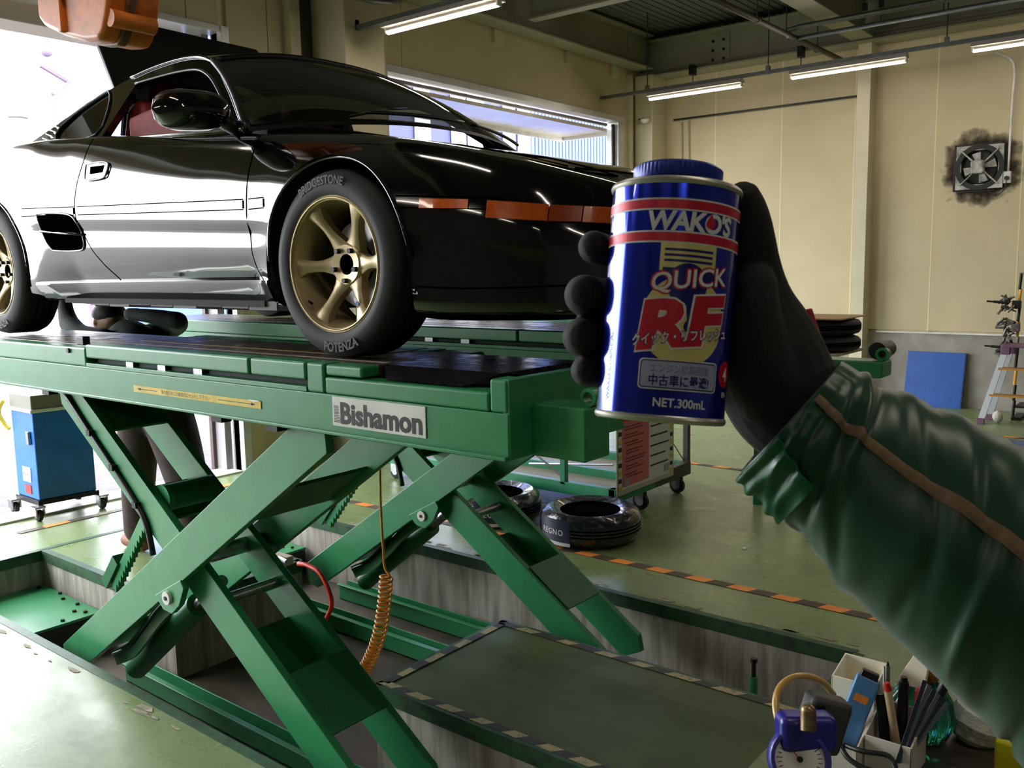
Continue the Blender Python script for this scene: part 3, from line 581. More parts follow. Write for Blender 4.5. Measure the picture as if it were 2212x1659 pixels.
# panel gaps, side moulding, sill
def gap(pts, r=.0028, side=-1, name='panel_gap', m=None, n=5): obj(name, MB().tube([on(p[0], p[1], side, -.0008) for p in crom([np.array(q) for q in pts], n)], r, 6), m or GAPM, car, smooth=180)
for side in (-1, 1):
    gap([(-.405, .712), (-.408, .6), (-.412, .45), (-.415, .30), (-.412, .235)], side=side); gap([(-1.53, .815), (-1.56, .70), (-1.602, .547), (-1.568, .437), (-1.47, .32), (-1.393, .245)], side=side)
    gap([(-.412, .235), (-.41, .19), (-.395, .16)], side=side)
    sl_ = MB(); xs = np.linspace(-1.99, -.335, 30)
    G = [[on(s, h, side, o) for h, o in ((.240, -.004), (.240, .012), (.228, .016), (.17, .008), (.162, -.01))] for s in xs]; sl_.grid(G, flip=side > 0); obj('side_sill', sl_, PAINT, car, smooth=40)
    for a, b, nm in ((-1.58, -.43, 'door'), (-.40, -.315, 'fender'), (-2.06, -1.61, 'quarter')):
        xs = np.linspace(a, b, 16); G = []
        for s in xs:
            hb = .487+(.06)*max(0, min(1, (-.4-s)/1.7)); G.append([on(s, hb+dh, side, o) for dh, o in ((-.014, -.002), (-.013, .004), (.013, .004), (.014, -.002))])
        obj('side_moulding', MB().grid(G, flip=side > 0), PAINT, car, smooth=30)
        gap([(a, .487+.06*max(0, min(1, (-.4-a)/1.7))+.0165), ((a+b)/2, .487+.06*max(0, min(1, (-.4-(a+b)/2)/1.7))+.0165), (b, .487+.06*max(0, min(1, (-.4-b)/1.7))+.0165)], .0022, side); gap([(a, .487+.06*max(0, min(1, (-.4-a)/1.7))-.0165), ((a+b)/2, .487+.06*max(0, min(1, (-.4-(a+b)/2)/1.7))-.0165), (b, .487+.06*max(0, min(1, (-.4-b)/1.7))-.0165)], .0022, side)
    # front: bumper line, side marker, indicator, lower lip line
    gap([(.275, .472), (.36, .466), (.51, .455), (.60, .448)], .0025, side); gap([(.29, .438), (.36, .434), (.51, .425), (.59, .42)], .0018, side); gap([(.335, .218), (.45, .213), (.58, .212), (.70, .215), (.80, .22)], .003, side); gap([(.325, .20), (.335, .218)], .003, side)
    def patch(nm, s0, s1, hl, off, m, n=10):
        G = []
        for s in np.linspace(s0, s1, n):
            t = (s-s0)/(s1-s0); h0_, h1_ = hl(t); G.append([on(s, h0_, side, -.004), on(s, h0_+.002, side, off), on(s, h1_-.002, side, off), on(s, h1_, side, -.004)])
        mb = MB().grid(G, flip=side > 0); obj(nm, mb, m, car, smooth=30)
    patch('side_marker', .36, .51, lambda t: (.432-.008*t, .462-.010*t), .004, AMBER)
    patch('turn_signal', .56, .70, lambda t: (.398-.012*t, .447-.016*t), .003, AMBER); patch('turn_signal', .702, .76, lambda t: (.385-.002*t, .430-.003*t), .003, AMBER_D, 5); patch('turn_signal', .762, .862, lambda t: (.382-.006*t, .427-.01*t), .003, AMBER)
    # side intake with divider and blades
    it = [(-1.924, .532), (-1.80, .530), (-1.66, .518), (-1.60, .49), (-1.574, .43), (-1.572, .385), (-1.62, .368), (-1.80, .372), (-1.85, .385), (-1.893, .44)]
    obj('side_intake', MB().prism([on(a, b, side, .0035) for a, b in it], (0, -side*.006, 0)), GAPM, car)
    obj('intake_rim', MB().tube([on(a, b, side, .002) for a, b in crom([np.array(q) for q in it+[it[0]]], 4)], .005, 6), PAINT, car, smooth=180)
    obj('intake_blade', MB().tube([on(a, b, side, .006) for a, b in ((-1.91, .458), (-1.75, .445), (-1.57, .432))], .0055, 8), PAINT, car, smooth=180)
    # door handle
    hd = [(-1.514, .709), (-1.42, .712), (-1.345, .700), (-1.345, .665), (-1.37, .645), (-1.49, .645), (-1.51, .67)]
    obj('door_handle', MB().prism([on(a, b, side, .006) for a, b in hd], (0, -side*.01, 0)), PAINT, car, bevel=.003)
    obj('handle_recess', MB().prism([on(a, b, side, .0075) for a, b in ((-1.475, .697), (-1.37, .695), (-1.375, .668), (-1.47, .668))], (0, -side*.004, 0)), GAPM, car)
    obj('handle_rim', MB().tube([on(a, b, side, .006) for a, b in crom([np.array(q) for q in hd+[hd[0]]], 4)], .003, 6), STEEL, car, smooth=180)
# greenhouse: planar side frames with window openings
def gp(s, h, side=-1, off=0.): return cw(s, .775-.62*(h-.74)+off, h, side)
outer = [(-.44, .722), (-.483, .735), (-.561, .798), (-.72, .918), (-.871, 1.022), (-.966, 1.071), (-1.078, 1.103), (-1.237, 1.117), (-1.419, 1.111), (-1.566, 1.093), (-1.708, 1.063), (-1.872, 1.025), (-2.06, .95), (-2.25, .885), (-2.4, .855), (-2.0, .84), (-1.54, .812), (-1.2, .785), (-.7, .735)]
doorw = [(-.545, .752), (-.698, .861), (-.846, .961), (-.944, 1.013), (-1.039, 1.043), (-1.181, 1.055), (-1.336, 1.057), (-1.494, 1.055), (-1.523, .919), (-1.544, .828), (-1.2, .796)]
quart = [(-1.965, .853), (-1.607, .846), (-1.626, .968), (-1.70, 1.045), (-1.75, 1.045), (-1.901, .992), (-2.0, .93), (-2.01, .89)]
def framed(outl, holes, side, th):
    bm = bmesh.new(); loops = []
    for L in [outl]+holes:
        v = [bm.verts.new((a, b, 0)) for a, b in L]; loops.append([bm.edges.new((v[i], v[(i+1) % len(v)])) for i in range(len(v))])
    bmesh.ops.triangle_fill(bm, use_beauty=True, use_dissolve=False, edges=[e for l in loops for e in l])
    bm.verts.index_update(); VV = [tuple(v.co) for v in bm.verts]; FF = [tuple(v.index for v in f.verts) for f in bm.faces]; ed = [(e.verts[0].index, e.verts[1].index) for l in loops for e in l]; bm.free()
    mb = MB(); n = len(VV); mb.add([gp(a, b, side) for a, b, _ in VV]+[gp(a, b, side, -th) for a, b, _ in VV], FF+[tuple(i+n for i in f[::-1]) for f in FF]+[(a, b, b+n, a+n) for a, b in ed]); return mb
def fix_normals(o):
    bm = bmesh.new(); bm.from_mesh(o.data); bmesh.ops.recalc_face_normals(bm, faces=bm.faces[:]); bm.to_mesh(o.data); bm.free()
for side in (-1, 1):
    fr = obj('cabin_side_frame', framed(outer, [doorw, quart], side, .035), PAINT, car); fix_normals(fr)
    obj('drip_moulding', MB().tube([gp(a, b, side, .004) for a, b in crom([np.array(q) for q in outer[1:10]], 5)], .006, 8), PAINT, car, smooth=180)
    obj('window_seal', MB().tube([gp(a, b, side, .003) for a, b in crom([np.array(q) for q in doorw[:8]], 5)], .006, 8), TRIMB, car, smooth=180)
    obj('belt_moulding', MB().tube([gp(a, b, side, .004) for a, b in ((-.50, .742), (-1.2, .792), (-1.55, .822))], .005, 8), STEEL if side < 0 else TRIMB, car, smooth=180)
    obj('quarter_window', MB().prism([gp(a, b, side, -.006) for a, b in quart], (0, -side*.004, 0)), SIDEG, car)
    obj('quarter_seal', MB().tube([gp(a, b, side, .002) for a, b in crom([np.array(q) for q in quart+[quart[0]]], 3)], .006, 6), TRIMB, car, smooth=180)
    for k in range(5): obj('vent_fin', MB().obox(gp(-2.045-.012*k, .93-.018*k, side, .006), (.03, 0, -.008), (0, .006, 0), (0, 0, .002)), STEEL, car)
    # triangular mirror sail and mirror
    obj('mirror_sail', MB().prism([gp(a, b, side, .008) for a, b in ((-.525, .748), (-.60, .80), (-.70, .862), (-.70, .762))], (0, -side*.012, 0)), TRIMB, car)
# roof skin
G = []
for s, he, de, hc in zip((-.955, -1.02, -1.1, -1.24, -1.42, -1.57, -1.70, -1.78), (1.072, 1.092, 1.106, 1.117, 1.111, 1.093, 1.064, 1.045), (.568, .556, .547, .541, .545, .556, .574, .585), (1.135, 1.152, 1.165, 1.176, 1.17, 1.148, 1.112, 1.085)):
    G.append([cw(s-.0*abs(t)+.05*(1-t*t)*(1 if s > -1.05 else 0), de*t, he+(hc-he)*(1-abs(t)**2.6)) for t in np.linspace(-1, 1, 33)])
obj('roof', MB().grid(G), PAINT, car, smooth=180); 
G2 = [[(p[0], p[1], p[2]-.03) for p in r] for r in G]; obj('roof_lining', MB().grid(G2), INTER, car, smooth=180)
# windscreen
G = []
for v in np.linspace(0, 1, 20):
    row = []
    for t in np.linspace(-1, 1, 33):
        b = np.array([-.475+.20*(1-t*t), .775*t, .742+.062*(1-abs(t)**2.2)]); c = np.array([-.945+.05*(1-t*t), .572*t, 1.066+.066*(1-abs(t)**2.6)])
        p = b+(c-b)*v; p[2] += .022*math.sin(math.pi*v); p[0] += .012*math.sin(math.pi*v); row.append(cw(p[0], -p[1], p[2]))
    G.append(row)
obj('windscreen', MB().grid(G), WINDG, car, smooth=180)
for side, col in ((-1, 32), (1, 0)):
    obj('screen_pillar_trim', MB().tube([r[col] for r in G], .014, 8), TRIMB, car, smooth=180)
obj('screen_header_trim', MB().tube(G[-1], .012, 8), TRIMB, car, smooth=180); obj('screen_shade_band', MB().grid([[(q[0]-.004, q[1], q[2]-.004) for q in G[0][::2]], [(q[0]-.006, q[1], q[2]-.006) for q in G[1][::2]]]), TRIMB, car)
obj('cowl_panel', MB().grid([[(q[0]+.05-.03, q[1], q[2]-.012) for q in G[0]], [(q[0]+.002, q[1], q[2]+.004) for q in G[0]]]), TRIMB, car)
for y0, y1, x0 in ((2.25, 2.72, .03), (2.75, 3.2, .03)):
    ia = G[1]; pts = [min(ia, key=lambda q: abs(q[1]-yy)) for yy in np.linspace(y0, y1, 10)]
    obj('wiper', MB().tube([(q[0]+.03, q[1], q[2]+.012) for q in pts], .007, 6), TRIMB, car, smooth=180)
# bonnet seam lines and pop-up headlamp lids drawn by gaps
def top_pt(s, d):
    q = section(s)[66:]; h = float(np.interp(-d, -q[:, 0], q[:, 1])); return cw(s-(.055*max(0., min((s-.45)/.5, 1))**1.5 if s > .45 else 0), d, h+.0006, -1), cw(s-(.055*max(0., min((s-.45)/.5, 1))**1.5 if s > .45 else 0), d, h+.0006, 1)
for k in (0, 1):
    obj('bonnet_gap', MB().tube([top_pt(s, d)[k] for s, d in ((-.30, .60), (0, .60), (.3, .575), (.45, .53), (.62, .46))], .0026, 6), GAPM, car, smooth=180)
    obj('headlamp_lid_gap', MB().tube([top_pt(s, d)[k] for s, d in ((.42, .62), (.44, .50), (.46, .36), (.60, .34), (.71, .32), (.70, .46), (.64, .58), (.42, .62))], .0026, 6), GAPM, car, smooth=180)
obj('bonnet_gap', MB().tube([top_pt(.64, d)[0] for d in np.linspace(.45, 0, 6)]+[top_pt(.64, d)[1] for d in np.linspace(0, .45, 6)], .0026, 6), GAPM, car, smooth=180)
# grille mouth and fog lamp low in the bumper
G = [[on(s, h, sd, .009) for h in (.24, .275, .31)] for s, sd in [(q, -1) for q in np.linspace(.84, .896, 12)]+[(q, 1) for q in np.linspace(.896, .84, 12)]]; obj('lower_grille', MB().grid(G), GAPM, car)
obj('fog_lamp', MB().sphere(cw(.76, .50, .285), .05, .10, .045), mat('clear_fog_lens', (196, 178, 132), .12, noise=20., rgb2=(120, 104, 70), coat=.8), car, smooth=180)
# door mirror
for side in (-1, 1):
    mc = np.array(cw(-.55, .935, .795 if side < 0 else .745, side)); G = []
    for u in np.linspace(0, 1, 22):
        y_ = mc[1]+side*(-.125+.25*u); r = (1-abs(2*u-1)**3.2)**.5
        G.append([(mc[0]+(.085 if math.cos(a_) > 0 else .03)*r*math.cos(a_)-.03*(u-.5), y_, mc[2]+.066*r*math.copysign(abs(math.sin(a_))**.85, math.sin(a_))-.012*u) for a_ in np.linspace(0, 2*math.pi, 29)])
    mo = obj('door_mirror', MB().grid(G), PAINT, car, smooth=60); fix_normals(mo)
    obj('mirror_stalk', MB().tube([tuple(mc+np.array([.02, -side*.10, -.02])), tuple(mc+np.array([.02, -side*.14, -.04])), tuple(mc+np.array([.0, -side*.19, -.05]))], [.03, .026, .03], 10), TRIMB, car, smooth=180)
# cabin contents
def seat(yc, nm):
    back = [(-1.62, .60), (-1.30, .58), (-1.36, .80), (-1.44, .965), (-1.52, 1.0), (-1.60, .97), (-1.66, .80)]
    obj('seat_back', MB().prism([(XF+a, yc-.23, ZD+b) for a, b in back], (0, .46, 0)), REDF, car, bevel=.03); obj('head_rest', MB().box((XF-1.60, yc-.13, ZD+.98), (XF-1.50, yc+.13, ZD+1.09)), REDF, car, bevel=.03)
seat(YC-.35, 'a'); seat(YC+.35, 'b')
obj('seat_cover', MB().prism([cw(-1.46, .65, .79), cw(-.98, .65, .78), cw(-1.05, .65, .85), cw(-1.25, .65, .928), cw(-1.46, .65, .905)], (0, .34, 0)), REDF, car, bevel=.02)
obj('rear_bulkhead', MB().prism([cw(-1.66, .60, .70), cw(-1.66, .60, .70, 1), cw(-1.72, .52, 1.03, 1), cw(-1.72, .52, 1.03)], (.02, 0, 0)), INTER, car); obj('dashboard', MB().prism([(XF-.50, YC-.66, ZD+.70), (XF-.50, YC-.66, ZD+.79), (XF-.78, YC-.66, ZD+.84), (XF-.90, YC-.66, ZD+.72)], (0, 1.32, 0)), INTER, car, bevel=.02)
obj('steering_wheel', MB().lathe([(.185+.014*math.cos(a), .014*math.sin(a)) for a in np.linspace(0, 2*math.pi, 9)], (XF-.98, YC-.35, ZD+.79), (-.9, 0, .42), 28), INTER, car, smooth=180)
# raised engine lid and engine deck
ln = MB().prism([(XF-1.80, 2.12, ZD+1.06), (XF-1.80, 3.12, ZD+1.06), (XF-2.08, 3.13, ZD+1.41), (XF-2.08, 3.08, ZD+1.465), (XF-2.08, 2.42, ZD+1.475), (XF-2.08, 2.19, ZD+1.355)], (-.02, 0, -.016)); obj('engine_lid', ln, TRIMB, car, bevel=.006)
for a, b in ((2.4, 2.62), (2.75, 2.95)): obj('lid_rib', MB().obox((XF-1.90, (a+b)/2, ZD+1.22), (0, (b-a)/2, 0), (.015, 0, -.018), (.006, 0, .005)), mat('grey_lid_rib', (40, 42, 48), .5) if 'grey_lid_rib' not in MATS else MATS['grey_lid_rib'], car)
obj('lid_stay', MB().cyl((XF-1.95, 3.0, ZD+1.2), (XF-2.15, 3.05, ZD+.86), .008, 8), STEEL, car)
# wheels: tyre, rim, six spokes, lug nuts, brake disc
def wheel(s, side, R, zc_, dface, label=None):
    c = np.array(cw(s, dface, zc_, side)); ax = np.array([0, -side, 0.])      # inward axis (from outer face towards the car)
    wt = .195; mb = MB(); w = .206
    mb.lathe([(.198, .012), (.212, .002), (.235, -.004), (R-.022, .006), (R-.006, .02), (R, .042), (R, wt-.04), (R-.01, wt-.018), (.235, wt), (.198, wt-.02)], c, ax, 72)
    t = obj('tyre', mb, TYRE, car, smooth=35)
    gr = MB()
    for z in (.075, .105, .135): gr.lathe([(R+.0008, z), (R+.0008, z+.008)], c, ax, 72)
    obj('tread_groove', gr, GAPM, t)
    ux = np.array([1., 0, 0]); uz = np.array([0, 0, 1.]); mir = -side  # text must read from outside
    def curve_text(key, r, width, h, base, sgn):
        def fn(u, v, wv):
            th = base-sgn*u/r; rr = r+sgn*v
            return tuple(c+ux*rr*math.cos(th)*(1 if side < 0 else -1)+uz*rr*math.sin(th)-ax*(wv+.0042))
        obj('tyre_lettering', text_mb(key, width=width, height=h, fn=fn, step=.008, t=.0012), TLET, t)
    if side < 0:
        rot = math.radians(2)
        curve_text('brid', (R+.206)/2+.006, .21, .026, math.radians(97), 1); curve_text('pot', (R+.206)/2+.004, .155, .030, math.radians(-82), -1)
        curve_text('pot', (R+.206)/2+.004, .155, .028, math.radians(175), 1) if s < -1 else None
    rm = MB()
    rm.lathe([(.190, .175), (.186, .15), (.176, .10), (.180, .055), (.190, .030), (.193, .012), (.206, .004), (.209, .008), (.209, .02), (.200, .028), (.196, .18)], c, ax, 72); r = obj('rim', rm, BRONZE, car, smooth=40)
    obj('rim_edge', MB().lathe([(.199+.0035*math.cos(a), .006+.0035*math.sin(a)) for a in np.linspace(0, 2*math.pi, 7)], c, ax, 72), BRONZE, r, smooth=180)
    for k in range(6):
        th = math.radians(60*k+2); er = ux*math.cos(th)+uz*math.sin(th); et = -ux*math.sin(th)+uz*math.cos(th); G = []
        for rr, hw, z0, z1 in ((.052, .036, .062, .095), (.075, .026, .058, .092), (.10, .0185, .050, .084), (.13, .0165, .040, .072), (.155, .019, .030, .062), (.175, .026, .024, .055), (.190, .036, .022, .05)):
            o = c+er*rr; G.append([tuple(o+et*(hw*q)+ax*z) for q, z in ((-1, z1), (-1, z0+.006), (-.55, z0), (.55, z0), (1, z0+.006), (1, z1), (-1, z1))])
        obj('spoke', MB().grid(G), BRONZE, r, smooth=35)
    hub = MB().lathe([(.030, .075), (.032, .060), (.060, .056), (.066, .062), (.068, .10)], c, ax, 40); obj('hub', hub, BRONZE, r, smooth=35)
    obj('hub_bore', MB().lathe([(.0, .085), (.026, .085), (.030, .062)], c, ax, 24), GAPM, r)
    for k in range(5):
        th = math.radians(72*k+18+36); p = c+(ux*math.cos(th)+uz*math.sin(th))*.050; obj('lug_nut', MB().cyl(tuple(p+ax*.066), tuple(p+ax*.044), .0085, 6), DSTEEL, r)
    obj('valve_stem', MB().cyl(tuple(c+(ux*-.135+uz*-.12)+ax*.03), tuple(c+(ux*-.128+uz*-.112)+ax*.012), .004, 8), DSTEEL, r)
    obj('brake_disc', MB().lathe([(.06, .12), (.135, .12), (.135, .135), (.06, .135)], c, ax, 48), DISC, car, smooth=30)
    obj('brake_caliper', MB().box(tuple(c+ux*-.14+uz*-.05+ax*.10), tuple(c+ux*-.08+uz*.07+ax*.16)), DSTEEL, car, bevel=.01)
    if side < 0 and s > -1:
        th = math.radians(60*4+2+36)
        e = math.radians(302); p = c+(ux*math.cos(e)+uz*math.sin(e))*.14+ax*.032
        for q, m in ((0, WHITEP), (1, mat('sticker_blue', (40, 90, 170), .5)), (2, mat('sticker_red', (190, 40, 40), .5))):
            er = ux*math.cos(e)+uz*math.sin(e); et = -ux*math.sin(e)+uz*math.cos(e); obj('spoke_sticker', MB().obox(p+er*(.014*(q-1)), er*.0065, et*.006, ax*.0012), m, r)
wheel(0, -1, .285, .285, .838); wheel(-2.4, -1, .292, .292, .842); wheel(0, 1, .285, .285, .838); wheel(-2.4, 1, .292, .292, .842)
# ================================================================ lamps, pipes, wall fittings
TUBE = mat('lit_led_tube', (255, 246, 232), .4, emit=((255, 244, 228), 30.)); REFL = mat('white_lamp_housing', (206, 198, 190), .4); GALV = mat('galvanised_pipe', (112, 116, 112), .4, .6, noise=20., rgb2=(92, 96, 92)); RODM = mat('threaded_rod_steel', (70, 66, 60), .5, .5)
def lamp_fixture(x0, y, z, label, L=1.17):
    T = thing('ceiling_lamp', label, 'lamp', (x0+L/2, y, z), 'strip lamps hung on rails')
    hs = MB().prism([(x0, y-.075, z+.035), (x0, y+.075, z+.035), (x0, y+.035, z+.085), (x0, y-.035, z+.085)], (L, 0, 0)); obj('housing', hs, REFL, T, bevel=.003)
    A_ = [math.radians(a) for a in np.linspace(-72, 72, 11)]; obj('tube', MB().grid([[(x, y+.030*math.sin(a), z+.022-.030*math.cos(a)) for a in A_] for x in (x0+.02, x0+L-.02)]), TUBE, T, smooth=180); obj('tube_back', MB().prism([(x0+.02, y-.028, z+.0135), (x0+.02, y-.014, z+.036), (x0+.02, y+.014, z+.036), (x0+.02, y+.028, z+.0135)], (L-.04, 0, 0)), REFL, T)
    for x in (x0, x0+L-.02): obj('end_cap', MB().box((x, y-.025, z-.004), (x+.02, y+.025, z+.04)), WHITEPL, T, bevel=.004)
def rail(y, z, x0, x1, rods, label):
    T = thing('lamp_rail', label, 'rail', (x0, y, z), 'lamp rails'); obj('channel', MB().box((x0, y-.02, z+.087), (x1, y+.02, z+.125)), GALV, T)
    for x in rods:
        obj('hanger_rod', MB().cyl((x, y, z+.12), (x, y, ZC), .006, 8), RODM, T); obj('hanger_clamp', MB().box((x-.02, y-.022, z+.085), (x+.02, y+.022, z+.17)), GALV, T)
rail(9.5, 3.53, XW+.0, 4.2, (-5.5, -4.02, -2.25, -.4, 1.4), 'long galvanised lamp rail along the panelled wall')
for k, x in enumerate((-5.48, -3.77, -2.03, -.30, 1.43)): lamp_fixture(x, 9.5, 3.53, ['lit strip lamp nearest the corner column', 'lit strip lamp crossing in front of the slim wall post', 'lit strip lamp at the right edge above the wall fan', 'lit strip lamp on the wall rail beyond the frame', 'last lit strip lamp on the wall rail beyond the frame'][k])
rail(5.2, 3.47, XW+.1, 4.2, (-5.75, -3.9, -2.2, -.4, 1.4), 'lamp rail over the car')
for k, x in enumerate((-5.39, -3.66, -1.93, -.2, 1.5)): lamp_fixture(x, 5.2, 3.47, 'lit strip lamp at the top beside the broad column' if k == 0 else 'lit strip lamp number %s along the rail over the car' % ('two', 'three', 'four', 'five')[k-1])
for j, y in enumerate((.9, -3.0)):
    rail(y, 3.47, XW+.1, 4.2, (-5.75, -2.2, 1.4), ('lamp rail above the foreground', 'lamp rail at the rear of the bay')[j])
    for k, x in enumerate((-5.0, -2.6, -.2, 2.2)): lamp_fixture(x, y, 3.47, 'strip lamp %s on the rail %s' % (('one', 'two', 'three', 'four')[k], ('above the foreground', 'at the rear of the bay')[j]))
tag(obj('wall_cable_rail', MB().box((-5.72, YR-.06, 3.44), (-3.40, YR-.035, 3.46)), DSTEEL), 'thin dark cable rail on the panelled wall under the lamps', 'rail')
def pipe_run(name, label, segs, r, m=GALV):
    T = thing(name, label, 'pipe', segs[0][0]);
    for p in segs: obj('pipe', MB().tube(p, r, 10), m, T, smooth=180)
    return T
pr = pipe_run('ceiling_pipe', 'dark pipe slung under the roof running to the panelled wall', [[(-3.62, 5.6, 3.84), (-3.55, YR-.05, 3.84)]], .028, RODM)
for y in (8.2, 8.9, 9.75): obj('pipe_hanger', MB().cyl((-3.585, y, 3.86), (-3.585, y, ZC), .006, 8), RODM, pr); obj('pipe_clamp', MB().cyl((-3.585, y-.015, 3.84), (-3.585, y+.015, 3.84), .034, 10), GALV, pr)
pipe_run('ceiling_pipe', 'upper of two parallel grey pipes under the roof', [[(-3.6, 9.05, 3.85), (-3.62, 9.05, 3.92), (-3.5, 9.05, 3.93), (4.2, 9.05, 3.93)]], .026); p2_ = pipe_run('ceiling_pipe', 'lower of two parallel grey pipes under the roof', [[(-3.56, 9.12, 3.84), (4.2, 9.12, 3.85)]], .022)
for x in (-2.9, -2.75, -2.2): obj('pipe_hanger', MB().cyl((x, 9.12, 3.85), (x, 9.12, ZC), .006, 8), RODM, p2_); obj('hanger_nut', MB().box((x-.02, 9.10, 3.98), (x+.02, 9.14, 4.05)), DSTEEL, p2_)
for x, lb in ((-5.3, 'beam clamp with a short rod near the corner column'), (-3.95, 'beam clamp with a short rod above the second lamp')):
    T = thing('beam_clamp', lb, 'clamp', (x, 10.25, 3.86)); obj('clamp_jaw', MB().box((x-.03, 10.2, 3.9), (x+.03, 10.3, 4.02)), DSTEEL, T, bevel=.004); obj('clamp_rod', MB().cyl((x, 10.25, 3.7), (x, 10.25, 3.92), .006, 8), RODM, T)
tag(obj('conduit', MB().tube([(XW+.12, 4.4, 3.90), (XW+.45, 5.03, 3.84), (XW+.47, 5.28, 3.80), (XW+.46, 5.53, 3.84), (XW+.12, 6.0, 4.0)], .018, 8), GALV, smooth=180), 'bent conduit crossing the broad column', 'conduit')
# extractor fan
FW = mat('grimy_white_fan_metal', (186, 184, 176), .45, noise=14., rgb2=(120, 114, 104)); FB = mat('sooty_black', (22, 20, 18), .7, noise=12., rgb2=(40, 36, 32))
def soot_material():
    m = bpy.data.materials.new('soot_stain'); m.use_nodes = True; nt = m.node_tree; b = nt.nodes['Principled BSDF']; L = nt.links.new; b.inputs['Base Color'].default_value = lin((58, 46, 30)); b.inputs['Roughness'].default_value = .9
    tc = nt.nodes.new('ShaderNodeTexCoord'); mp = nt.nodes.new('ShaderNodeMapping'); L(tc.outputs['Object'], mp.inputs[0]); gr = nt.nodes.new('ShaderNodeVectorMath'); gr.operation = 'LENGTH'; L(mp.outputs[0], gr.inputs[0])
    n = nt.nodes.new('ShaderNodeTexNoise'); n.inputs['Scale'].default_value = 7.; n.inputs['Detail'].default_value = 5.; L(tc.outputs['Object'], n.inputs[0])
    ad = nt.nodes.new('ShaderNodeMath'); ad.operation = 'MULTIPLY_ADD'; ad.inputs[1].default_value = .35; L(n.outputs[0], ad.inputs[0]); L(gr.outputs['Value'], ad.inputs[2])
    mr = nt.nodes.new('ShaderNodeMapRange'); mr.inputs['From Min'].default_value = .58; mr.inputs['From Max'].default_value = .40; mr.inputs['To Max'].default_value = .85; L(ad.outputs[0], mr.inputs[0]); L(mr.outputs[0], b.inputs['Alpha']); return m
fx, fz, fy = -2.128, 2.562, YR
st = obj('soot_stain', MB().box((fx-.55, fy-.0035, fz-.5), (fx+.5, fy-.0015, fz+.5)), soot_material(), wall_right, loc=None)
_o = Vector((fx, fy, fz))-Vector(wm(wall_right).translation)
st.location = _o
for v in st.data.vertices: v.co -= _o
T = thing('extractor_fan', 'square white extractor fan on the panelled wall with soot around it', 'fan', (fx, fy, fz-.23))
fr = MB(); w = .225
for a, b in (((-w, -w), (w, -w+.05)), ((-w, w-.05), (w, w)), ((-w, -w+.05), (-w+.05, w-.05)), ((w-.05, -w+.05), (w, w-.05))): fr.box((fx+a[0], fy-.06, fz+a[1]), (fx+b[0], fy, fz+b[1]))
obj('fan_frame', fr, FW, T, bevel=.004)
obj('shroud', MB().lathe([(.235, .0), (.185, .0), (.175, .05), (.165, .055), (.165, .03)], (fx, fy-.062, fz), (0, 1, 0), 40), FB, T, smooth=40)
obj('fan_back', MB().box((fx-.18, fy-.008, fz-.18), (fx+.18, fy-.002, fz+.18)), FB, T)
for a, b in (((-w-.03, w), (w-.02, w+.022)), ((-w-.03, -w-.01), (-w-.005, w)), ((w+.002, -w), (w+.028, w-.02)), ((-w+.02, -w-.03), (w-.07, -w-.005))): obj('soot_rim', MB().box((fx+a[0], fy-.03, fz+a[1]), (fx+b[0], fy, fz+b[1])), FB, T, bevel=.006)
for k in range(4):
    th = math.radians(45+90*k); e = np.array([math.cos(th), 0, math.sin(th)]); obj('guard_arm', MB().cyl(np.array([fx, fy-.07, fz])+e*.06, np.array([fx, fy-.066, fz])+e*.255, .008, 8), FW, T); 
    th = math.radians(15+90*k); e = np.array([math.cos(th), 0, math.sin(th)]); t_ = np.array([-e[2], 0, e[0]]); c = np.array([fx, fy-.03, fz]); obj('fan_blade', MB().prism([c+e*.05-t_*.02, c+e*.155-t_*.045, c+e*.155+t_*.045, c+e*.05+t_*.02], (0, .004, 0)), FW, T)
obj('motor', MB().box((fx-.075, fy-.12, fz-.07), (fx+.055, fy-.05, fz+.07)), FW, T, bevel=.02)
T = thing('wall_socket', 'small white socket box beside the extractor fan', 'socket', (-1.87, YR, 2.40)); obj('box', MB().box((-1.905, YR-.05, 2.38), (-1.83, YR, 2.50)), WHITEP, T, bevel=.006); obj('plug', MB().cyl((-1.865, YR-.08, 2.43), (-1.865, YR-.05, 2.43), .022, 12), HOSEB, T)
tag(obj('power_cord', MB().tube(crom([(-1.865, YR-.07, 2.42), (-1.88, YR-.06, 2.32), (-1.96, YR-.05, 2.26), (-2.02, YR-.05, 2.30), (-2.05, YR-.06, 2.36)], 6), .005, 6), HOSEB, smooth=180), 'thin dark fan cord drooping to the wall socket', 'cord')
tag(obj('conduit', MB().tube(crom([(-1.86, YR-.03, 2.50), (-1.855, YR-.03, 3.2), (-1.85, YR-.03, 3.5), (-1.89, YR-.05, 3.62), (-2.0, YR-.2, 3.68)], 5), .012, 8), WHITEP, smooth=180), 'pale conduit rising from the wall socket', 'conduit')
for x, lb in ((-5.62, 'left one of two thin conduits by the corner column'), (-5.52, 'right one of two thin conduits by the corner column')): tag(obj('conduit', MB().tube([(x, YR-.02, 1.2), (x, YR-.02, 3.42)], .009, 8), CREAM2, smooth=180), lb, 'conduit')
T = thing('corner_sensor', 'white half-dome sensor on the strip beside the corner column', 'sensor', (-5.93, 10.18, 3.36)); obj('dome', MB().lathe([(0, -.05), (.03, -.045), (.05, -.025), (.055, 0), (0, 0)], (-5.93, 10.18, 3.44), (0, 0, 1), 20), WHITEPL, T, smooth=60); obj('arm', MB().box((-6.02, 10.17, 3.44), (-5.93, 10.19, 3.455)), DSTEEL, T)
tag(obj('cable_duct', MB().box((XW+.0, 10.10, 0), (XW+.05, 10.17, 4.0)), CREAM2), 'slim cream cable duct left of the corner column', 'duct')
